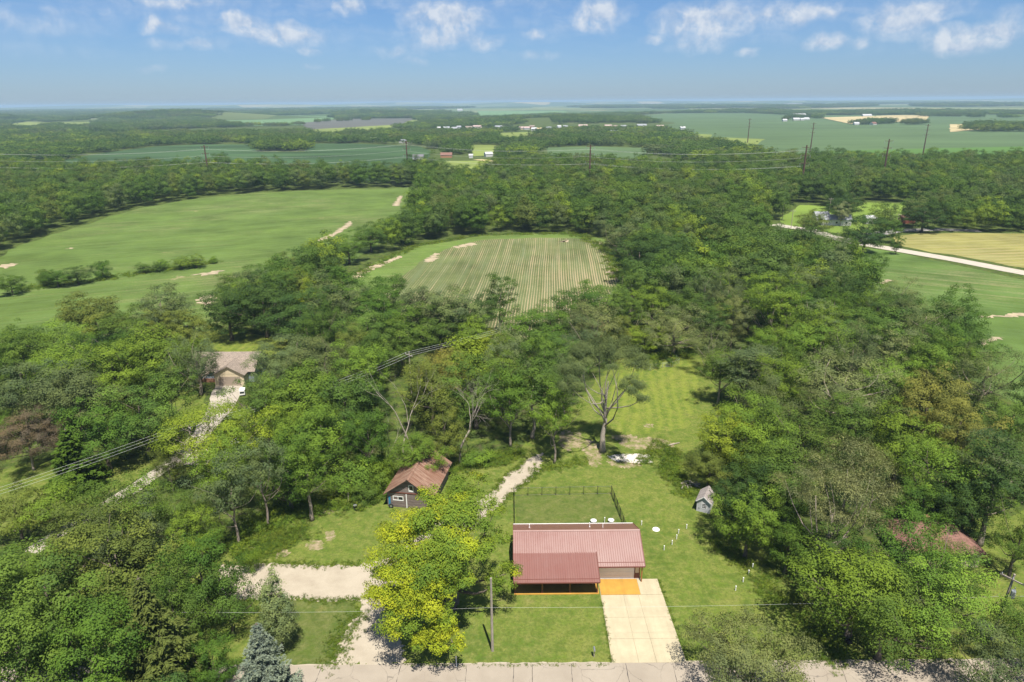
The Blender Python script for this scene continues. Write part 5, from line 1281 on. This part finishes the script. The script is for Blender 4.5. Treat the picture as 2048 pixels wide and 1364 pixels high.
def build_far_woods(rest):
    mids = [m[0] for m in KINDS['wood']]
    mm = []
    for me in mids:
        c = me.copy(); c.materials.clear(); c.materials.append(leaf_far); mm.append(c)
    coll = unlinked_collection('wood_tree', mm)
    pts = [(X, Y, 0) for X, Y, Rr, H, px, py in rest]; sz = [(Rr / 5.2, Rr / 5.2, H / 14) for X, Y, Rr, H, px, py in rest]
    scatter('middle_woodland', pts, coll, 'broad green wood between the near trees and the steel poles', sz)
    # groves for the far woods
    gm = []
    for sd in (91, 92, 93):
        Cs = []; rg = np.random.default_rng(sd)
        for k in range(16):
            C, A, B, t = wood_lod(sd * 10 + k, 0, rg.uniform(10, 15), rg.uniform(4.2, 5.6), 2.0, 1.5, None, 2.0, 18)
            off = np.array([(k % 4 - 1.5) * 8.6 + rg.uniform(-2.5, 2.5), (k // 4 - 1.5) * 8.6 + rg.uniform(-2.5, 2.5), 0]); Cs.append((C + off, A, B, t * .6 + rg.uniform(0, .4)))
        gm.append(quads_mesh('grove', *[np.concatenate([c[i] for c in Cs]) for i in range(4)], leaf_far))
    gc = unlinked_collection('grove', gm)
    rg = random.Random(8); pts = []; sz = []
    y = 640.0
    while y < 9000:
        st = 34 if y < 2200 else 34 * (y / 2200) ** 1.0; sc = st / 34; half = y * .80 + 60; x = -half
        while x < half:
            X = x + rg.uniform(-.4, .4) * st; Y = y + rg.uniform(-.4, .4) * st; x += st
            if blocked(X, Y, st * .5, .75): continue
            if any(math.hypot(X - a, Y - b) < c + st * .55 for a, b, c in KEEP_CLEAR if abs(b - Y) < 700): continue
            px, py = project(X, Y, 0)
            if Y > 1500 and MOSAIC(X, Y, px, py): continue
            pts.append((X, Y, hill_z(X, Y) - .3)); sz.append((sc * rg.uniform(.9, 1.15), sc * rg.uniform(.9, 1.15), rg.uniform(.7, 1.0) * (1 if y < 3000 else min(1.7, y / 3000))))
        y += st * .9
    def belt(l, n, w, s0, s1):
        for i in range(n):
            f = i / max(1, n - 1) * (len(l) - 1); k = min(int(f), len(l) - 2); a = P(*l[k]); b = P(*l[k + 1]); q = f - k
            pts.append((a[0] + (b[0] - a[0]) * q + rg.gauss(0, w), a[1] + (b[1] - a[1]) * q + rg.gauss(0, w), 0)); s = rg.uniform(s0, s1); sz.append((s, s, rg.uniform(.85, 1.15)))
    belt([(1708, 249), (1740, 248), (1790, 248), (1850, 249)], 16, 14, .8, 1.2); belt([(1930, 256), (1980, 255), (2060, 254)], 14, 16, .9, 1.3); belt([(1950, 262), (2060, 262)], 12, 18, .9, 1.3)
    belt([(1579, 238), (1592, 236), (1612, 236), (1640, 238)], 9, 12, .7, 1.0); belt([(1850, 233), (1960, 235), (2060, 236)], 14, 30, .9, 1.4); belt([(1569, 241), (1570, 241)], 2, 4, .5, .6)
    for yy in (293, 297, 301): belt([(530, yy), (605, yy)], 7, 5, .8, 1.0)
    belt([(663, 236), (676, 236), (715, 238), (720, 238)], 6, 10, .6, .9); belt([(640, 246), (735, 241)], 6, 12, .5, .8); belt([(760, 236), (830, 237)], 9, 10, .6, .9)
    scatter('far_woodland', pts, gc, 'distant wooded country fading into blue haze', sz)
    print('mid', len(rest), 'groves', len(pts))
def MOSAIC(x, y, px, py):
    """open farmland between the far woods"""
    v = math.sin(x * .0021 + 1.3) + math.sin(y * .0016 + x * .0007) + .8 * math.sin((x + y) * .0009 + 2) + .6 * math.sin(x * .006 - y * .004)
    return v > (.6 if px < 450 or y < 2300 else -.05)

def poles_and_wires():
    def steel_pole(px, py, H, label):
        d = ray(px, py); t = (H - CAM_H) / d[2]; x, y = d[0] * t, d[1] * t
        e = empty('steel_pole', (x, y, 0), 0, label, 'transmission pole', 'steel poles of the transmission line')
        MB().tube([(0, 0, -.5), (0, 0, H)], [.75, .42], 8).build('shaft', rust_pole, e)
        for zz in (H - 1.5, H - 6.5, H - 11.5):
            a = MB().tube([(-3.1, 0, zz + .25), (0, 0, zz), (3.1, 0, zz + .25)], [.12, .2, .12], 5).build('cross_arm', rust_pole, e)
            for s in (-1, 1): MB().tube([(s * 3, 0, zz + .2), (s * 3, 0, zz - 1.6)], .11, 5).build('insulator', grey_m, a)
        return x, y, H
    L = [steel_pole(408, 290, 30, 'rusty steel pole standing over the left end of the rolling field'), steel_pole(812, 281, 30, 'rusty steel pole by the right corner of the rolling field'), steel_pole(1181, 289, 31, 'rusty steel pole rising from the wood near the centre'), steel_pole(1614, 290, 32, 'rusty steel pole where the wires turn, at the near edge of the broad field')]
    steel_pole(1628, 245, 34, 'tall rusty steel pole just behind the turning one'); steel_pole(1779, 278, 32, 'rusty steel pole above the right wood'); steel_pole(1857, 248, 33, 'dark pole alone in the broad field at right'); steel_pole(1500, 237, 34, 'thin distant pole in the left of the broad field')
    def wire(a, b, sag, r, name, label, m=wire_m, n=20):
        a = Vector(a); b = Vector(b); pts = [a.lerp(b, i / n) - Vector((0, 0, sag * 4 * (i / n) * (1 - i / n))) for i in range(n + 1)]
        o = MB().tube(pts, r, 5).build(name, m); return tag(o, label, 'wire')
    x0, y0, h0 = L[0]; sp = [(x0 - 190, y0 - 10, 30)] + L
    nm = ['left of the first steel pole', 'between the first and second steel poles', 'between the second and third steel poles', 'between the third steel pole and the turning pole']
    for i in range(4):
        (xa, ya, ha), (xb, yb, hb) = sp[i], sp[i + 1]
        for lv, dz, w in ((0, 3.1, 'top'), (1, 8.1, 'middle'), (2, 13.1, 'bottom')):
            for s, sw in ((-3, 'far'), (3, 'near')):
                if s == 3 and lv == 1: continue
                wire((xa + s, ya, ha - dz), (xb + s, yb, hb - dz), 3.2, .034, 'power_line', f'{w} {"nearer" if s == 3 else "farther"} pale power line {nm[i]}')
    # wooden pole line from the left lawn through the wood
    def wood_pole(x, y, H, label, arm=True, rz=0., trans=False, lean=(0, 0)):
        e = empty('utility_pole', (x, y, 0), rz, label, 'utility pole'); 
        MB().tube([(0, 0, -.4), (lean[0], lean[1], H)], [.17, .12], 8).build('pole', pole_m, e)
        if arm:
            a = MB().box(-1.25 + lean[0], 1.25 + lean[0], -.18 + lean[1], -.06 + lean[1], H - .75, H - .6).build('cross_arm', pole_m, e)
            for q in (-1.1, 0, 1.1): MB().lathe((q + lean[0], lean[1] - .12, H - .6), [(.04, 0), (.07, .1), (.03, .24)], 8).build('insulator', zinc_m, a)
        if trans: 
            c = MB().lathe((lean[0] * .85 + .42, lean[1], H - 3.0), [(.22, 0), (.25, .05), (.25, .95), (.21, 1.05)], 14).build('transformer', zinc_m, e); MB().tube([(lean[0] * .85 + .42, 0, H - 1.95), (lean[0] * .85 + .42, 0, H - 1.65)], .05, 6).build('bushing', grey_m, c)
        return (x, y, H)
    A = wood_pole(*P(376, 846, 9.5), 9.5, 'utility pole with a cross arm at the end of the left lawn', True, R(-45)); B = wood_pole(*P(818, 704, 10), 10, 'utility pole with a cross arm standing among the dead trunks', True, R(-45)); C_ = wood_pole(*P(1426, 498, 10.5), 10.5, 'utility pole sticking out of the wood right of the corn field', True, R(-45))
    Z = (A[0] - 48, A[1] - 46, 9.8)
    for (p, q), nmx in (((Z, A), 'over the left lawn'), ((A, B), 'over the left wood'), ((B, C_), 'over the wood below the corn field')):
        for k, w in ((-1.1, 'upper'), (0., 'middle'), (1.1, 'lower')):
            o = k * .7071
            wire((p[0] + o, p[1] - o, p[2] - .35), (q[0] + o, q[1] - o, q[2] - .35), 1.4 if q[0] < 0 else 3, .018 if nmx != 'over the left lawn' else .013, 'overhead_wire', f'{w} thin overhead wire {nmx}')
    N = wood_pole(-2.57, 62.69, 10.2, 'plain grey utility pole on the front lawn left of the porch', False, 0, False, (.0, .0))
    Rp = wood_pole(55.93, 63.87, 9.6, 'leaning utility pole with a transformer at the right edge', True, R(-58), True, (.55, -.2))
    wire((-2.57, 62.55, 6.3), (56.2, 63.7, 6.3), .45, .007, 'service_wire', 'thin service wire crossing above the driveway to the leaning pole')
    wire((-2.57, 62.55, 6.3), (-40, 62.4, 6.2), .3, .007, 'service_wire', 'thin service wire from the plain pole across the gravel drive'); wire((56.2, 63.7, 6.3), (95, 64, 6.2), .3, .012, 'service_wire', 'thin service wire leaving the leaning pole to the right')
    g = MB().tube([(56.2, 63.8, 7.4), (52.4, 66.0, .0)], .012, 4).build('guy_wire', grey_m); tag(g, 'slanting guy wire bracing the leaning pole', 'wire')
    for px, py, H, lb in ((1564, 440, 9, 'grey road pole left of the far farm trees'), (1582, 456, 9, 'pale road pole by the pale road bend'), (1655, 447, 13, 'double armed pole beside the low farmhouse'), (1790, 470, 10, 'pale pole at the corner of the hay field'), (1607, 455, 6, 'short pale post beside the pale road'), (1653, 458, 6, 'short pale post before the low farmhouse')):
        wood_pole(*P(px, py), H, lb, H > 8)
poles_and_wires()

def small_things():
    # white pipe stubs over the drain field
    for px, py, lb in ((1373, 1057, 'white pipe stub highest on the side lawn'), (1357, 1067, 'white pipe stub second from the top on the side lawn'), (1353, 1078, 'white pipe stub third from the top on the side lawn'), (1344, 1089, 'white pipe stub fourth from the top on the side lawn'), (1328, 1100, 'white pipe stub nearest the house on the side lawn'),
                       (1497, 1149, 'white pipe stub topmost of the right four by the trees'), (1486, 1164, 'white pipe stub second of the right four by the trees'), (1471, 1181, 'lowest white pipe stub by the trees'), (1505, 1136, 'white pipe stub at the shadow edge under the trees'), (1283, 1050, 'white pipe stub at the back corner of the house')):
        x, y = P(px, py); o = empty('drain_pipe', (x, y, 0), 0, lb, 'pipe', 'white pipe stubs on the side lawn')
        MB().tube([(0, 0, -.1), (0, 0, .62)], .06, 10).build('pipe', white_m, o); MB().lathe((0, 0, .60), [(.085, 0), (.085, .11), (.05, .14)], 10).build('cap', white_m, o)
    for px, py, lb in ((1187, 1046, 'round white tank lid behind the house, left one'), (1222, 1045, 'round white tank lid behind the house, right one')):
        x, y = P(px, py); o = empty('tank_lid', (x, y, 0), 0, lb, 'tank lid', 'round white tank lids'); MB().lathe((0, 0, 0), [(.38, 0), (.38, .42)], 18).build('riser', pale_conc, o); MB().lathe((0, 0, .42), [(.46, 0), (.46, .06), (.3, .13), (.05, .16)], 18).build('lid', white_m, o)
    x, y = P(1209, 1046); tag(MB().tube([(x, y, 0), (x, y, .9)], .05, 8).lathe((x, y, .85), [(.09, 0), (.09, .12), (.05, .16)], 8).build('vent_post', white_m), 'thin white vent post between the two tank lids', 'pipe')
    x, y = P(1312, 1059); o = MB().lathe((x, y, 0), [(.55, 0), (.5, .10), (.2, .16)], 16).build('well_cover', white_m); tag(o, 'flat white cover lying on the side lawn', 'cover')
    # mailbox
    x, y = P(1188, 1314); e = empty('mailbox', (x, y, 0), R(0), 'mailbox on a short post at the front lawn edge', 'mailbox')
    MB().box(-.05, .05, -.05, .05, -.1, 1.05).build('post', pole_m, e)
    m = MB(); n = 8; prof = [(-.10, 1.06), (-.10, 1.2)] + [(-.10 * math.cos(math.pi * k / n), 1.2 + .10 * math.sin(math.pi * k / n)) for k in range(1, n)] + [(.10, 1.2), (.10, 1.06)]
    q = len(prof); m.v = [(a, -.28, z) for a, z in prof] + [(a, .28, z) for a, z in prof]; m.f = [tuple(range(q)), tuple(range(q, 2 * q))] + [(i, (i + 1) % q, q + (i + 1) % q, q + i) for i in range(q)]
    b = m.build('box', grey_m, e); MB().box(.101, .115, -.1, -.05, 1.12, 1.4).build('flag', trim_m, b)
    x, y = P(913, 1334); e = empty('marker_post', (x, y, 0), 0, 'thin white marker post by the road below the yellowing tree', 'post'); MB().tube([(0, 0, -.1), (0, 0, 1.55)], .045, 8).build('post', white_m, e); MB().box(-.05, .05, -.055, -.047, 1.2, 1.5).build('plate', zinc_m, e)
    # junk at the wood edge left of the barn
    x, y = P(657, 1001); e = empty('orange_kayak', (x, y, 0), R(3), 'orange boat hull lying at the wood edge left of the barn', 'boat')
    m = MB(); n = 10; sec = 8
    for i in range(n + 1):
        f = i / n; wv = .36 * math.sin(math.pi * f) ** .6 + .01
        for k in range(sec): a = math.pi * k / (sec - 1); m.v.append((-1.0 + 2.0 * f, wv * math.cos(a), .42 * math.sin(a) * (wv / .37) ** .6 + .02))
    for i in range(n):
        for k in range(sec - 1): m.f.append((i * sec + k, i * sec + k + 1, (i + 1) * sec + k + 1, (i + 1) * sec + k))
    m.f.append(tuple(range(sec))); m.f.append(tuple(n * sec + k for k in range(sec))[::-1]); m.build('hull', orange_m, e, True); MB().box(-.7, .7, -.02, .02, .43, .47).build('keel', trim_m, e)
    x, y = P(711, 1020); e = empty('black_barrel', (x, y, 0), 0, 'black barrel on the lawn edge before the bushes', 'barrel'); MB().lathe((0, 0, 0), [(.27, 0), (.30, .08), (.31, .42), (.30, .78), (.27, .85)], 16).build('drum', black_m, e); MB().lathe((0, 0, .85), [(.28, 0), (.28, .04), (.05, .06)], 16).build('lid', grey_m, e)
    x, y = P(697, 1008); tag(MB().tube([(x, y, 0), (x + .1, y + .1, 2.0)], [.07, .05], 7).build('old_post', pole_m), 'leaning wooden post in the brush left of the black barrel', 'post')
    x, y = P(687, 1007); e = empty('white_jug', (x, y, 0), .4, 'small white container in the weeds beside the wooden post', 'container'); MB().lathe((0, 0, 0), [(.2, 0), (.22, .1), (.2, .38), (.08, .5)], 12).build('body', white_m, e); MB().lathe((0, 0, .5), [(.07, 0), (.07, .07)], 10).build('cap', blue_m, e)
    x, y = P(1378, 972); e = empty('brush_pile', (x, y, 0), 0, 'pile of cut branches and logs on the lawn edge above the shed', 'brush pile'); rg = random.Random(3)
    for k in range(16):
        a = rg.uniform(0, 3.14); q = Vector((math.cos(a), math.sin(a), rg.uniform(-.05, .12))) * rg.uniform(.6, 1.3); c = Vector((rg.uniform(-1, 1), rg.uniform(-.6, .6), rg.uniform(.1, .55))); MB().tube([c - q, c + q], [rg.uniform(.05, .12), .04], 6).build('log', deadwood, e)
    for px, py, L, an, lb in ((497, 1098, 5.0, 3, 'long pale log lying at the left end of the gravel drive lawn'), (1345, 890, 3.2, 25, 'pale fallen branch at the edge of the back lawn')):
        x, y = P(px, py); q = Vector((math.cos(R(an)), math.sin(R(an)), 0)) * L / 2; tag(MB().tube([Vector((x, y, .14)) - q, Vector((x, y, .16)), Vector((x, y, .12)) + q], [.15, .14, .08], 7).build('fallen_log', deadwood, None, True), lb, 'log')
    x, y = P(486, 790, 0); e = empty('white_trailer', (x, y, 0), R(15), 'small white box trailer parked right of the tan house drive', 'trailer'); MB().box(-1.0, 1.0, -1.8, 1.8, .6, 2.4).build('body', white_m, e); MB().box(-.8, .8, -1.83, -1.803, 1.2, 1.9).build('window', glass_m, e)
    tr = e
    for sx in (-1.03, 1.03): MB().tube([(sx - .1, .2, .34), (sx + .1, .2, .34)], .34, 12).build('wheel', rubber_m, e)
    tr.scale = (.55, .5, .6)
    x, y = P(478, 900, 0); e = empty('white_van', (x, y, 0), R(70), 'white van half hidden behind the airy yellow green tree', 'van')
    m = MB(); pr = [(-2.4, .35), (-2.4, 1.0), (-2.3, 1.9), (-2.1, 2.0), (1.2, 2.0), (1.7, 1.15), (2.4, 1.0), (2.45, .35)]; q = len(pr); m.v = [(a, -.9, z) for a, z in pr] + [(a, .9, z) for a, z in pr]; m.f = [tuple(range(q)), tuple(range(q, 2 * q))] + [(i, (i + 1) % q, q + (i + 1) % q, q + i) for i in range(q)]; m.build('body', white_m, e)
    for s in (-1, 1): MB().box(-2.0, 1.0, s * .905 - .008, s * .905 + .008, 1.2, 1.8).build('side_window', glass_m, e)
    MB().slab([(1.24, -.8, 1.97), (1.70, -.8, 1.18), (1.70, .8, 1.18), (1.24, .8, 1.97)], -.02).build('windscreen', glass_m, e)
    for wx in (-1.5, 1.5):
        for s in (-.85, .85): MB().tube([(wx, s - .1, .34), (wx, s + .1, .34)], .34, 12).build('wheel', rubber_m, e)
    f = empty('wire_fence', (0, 0, 0), 0, 'thin wire fence across the far end of the back lawn', 'fence'); pp = [P(*q) for q in ((1275, 738), (1300, 741), (1325, 736), (1345, 734), (1358, 727), (1352, 720))]
    for i, (a, b) in enumerate(pp):
        MB().tube([(a, b, -.1), (a, b, 1.4)], .045, 6).build('fence_post', grey_m, f)
        if i: c, d = pp[i - 1]; m = MB(); [m.tube([(c, d, z), (a, b, z)], .012, 4) for z in (.3, .7, 1.1, 1.35)]; m.build('fence_wire', grey_m, f)
    for px, py, lb in ((1312, 737, 'young sapling beside the wire fence, left one'), (1339, 733, 'young sapling beside the wire fence, right one')):
        x, y = P(px, py); place_tree('bush', 1, x, y, 2.4, .9, 'mid', lb, 'saplings by the wire fence', name='sapling')
    x, y = P(1680, 452); place_tree('sparse', 0, x, y, 12, 4.2, 'pale', 'silvery ornamental tree in front of the low farmhouse', name='silver_tree')
small_things()
NTREE_MANUAL = len(TREES)
rest = build_woods()
build_far_woods(rest)

def undergrowth():
    """weeds and low leaf along the feet of the woods and on rough ground"""
    ms = []
    for sd in (101, 102, 103, 104):
        rg = np.random.default_rng(sd); cc = np.stack([rg.normal(size=9) * .55, rg.normal(size=9) * .55, rg.uniform(.1, .55, 9)], 1)
        C, A, B, t, ix = leaves_on(rg, cc, rg.uniform(.3, .55, 9), 1.3, .22, .8, .2, .5, rg.uniform(.2, .8, 9)); ms.append(quads_mesh('weed', C, A, B, t, leaf_low))
    coll = unlinked_collection('weed', ms); rg = random.Random(31); pts = []; sz = []
    def add(x, y, s): pts.append((x, y, 0)); sz.append((s, s, s * rg.uniform(.6, 1.2)))
    edge = [(470, 1100), (520, 1060), (560, 1040), (610, 1020), (640, 1010), (680, 1005), (720, 1000), (765, 985)]
    def along(l, n, spread, smin, smax):
        w = pxs(l); seg = [math.dist(w[i], w[i + 1]) for i in range(len(w) - 1)]
        for _ in range(n):
            i = rg.choices(range(len(seg)), seg)[0]; f = rg.random(); add(w[i][0] + (w[i + 1][0] - w[i][0]) * f + rg.gauss(0, spread), w[i][1] + (w[i + 1][1] - w[i][1]) * f + rg.gauss(0, spread), rg.uniform(smin, smax))
    along(edge, 240, 1.3, .5, 1.7); along([(905, 945), (940, 930), (990, 920), (1040, 905)], 160, 1.0, .4, 1.1); along([(1060, 945), (1100, 935), (1140, 925), (1170, 920)], 60, .8, .3, .8)
    along([(1340, 900), (1345, 950), (1390, 1000)], 150, .9, .4, 1.2); along([(1280, 925), (1310, 905), (1320, 880)], 70, .7, .3, .8); along([(1270, 715), (1330, 705), (1390, 708)], 140, 1.4, .7, 1.9)
    along([(500, 1110), (560, 1080), (600, 1065)], 160, 1.3, .4, 1.0); along([(1235, 560), (1215, 500), (1150, 468)], 160, 2.0, .8, 1.8); along([(690, 560), (830, 492), (960, 470), (1150, 467)], 260, 1.5, .6, 1.3)
    along([(1425, 1080), (1530, 1170), (1620, 1260), (1690, 1330)], 160, 1.0, .3, .9); along([(795, 985), (770, 960), (760, 930)], 90, 1.0, .8, 1.8); along([(30, 580), (200, 560), (430, 525)], 200, 2.0, .6, 1.4)
    along([(438, 1131), (520, 1126), (640, 1131), (722, 1130)], 150, .35, .16, .42); along([(720, 1199), (640, 1203), (585, 1197), (500, 1199)], 130, .35, .16, .42); along([(664, 1331), (672, 1300), (690, 1260), (724, 1222)], 240, .8, .14, .4)
    along([(1005, 1003), (1035, 978), (1078, 945)], 80, .3, .2, .5); along([(985, 985), (1010, 952), (1050, 922)], 80, .3, .2, .5); along([(1214, 911), (1300, 907), (1306, 925), (1228, 921)], 90, .5, .15, .45)
    along([(1224, 1326), (1203, 1196)], 60, .10, .10, .26); along([(1374, 1320), (1318, 1160)], 70, .10, .10, .28); along([(800, 1329), (1000, 1331), (1222, 1329)], 110, .12, .10, .25); along([(1380, 1325), (1700, 1322), (1900, 1322)], 110, .15, .10, .3)
    scatter('undergrowth', pts, coll, 'weeds and low brush along the wood edges', sz)
undergrowth()
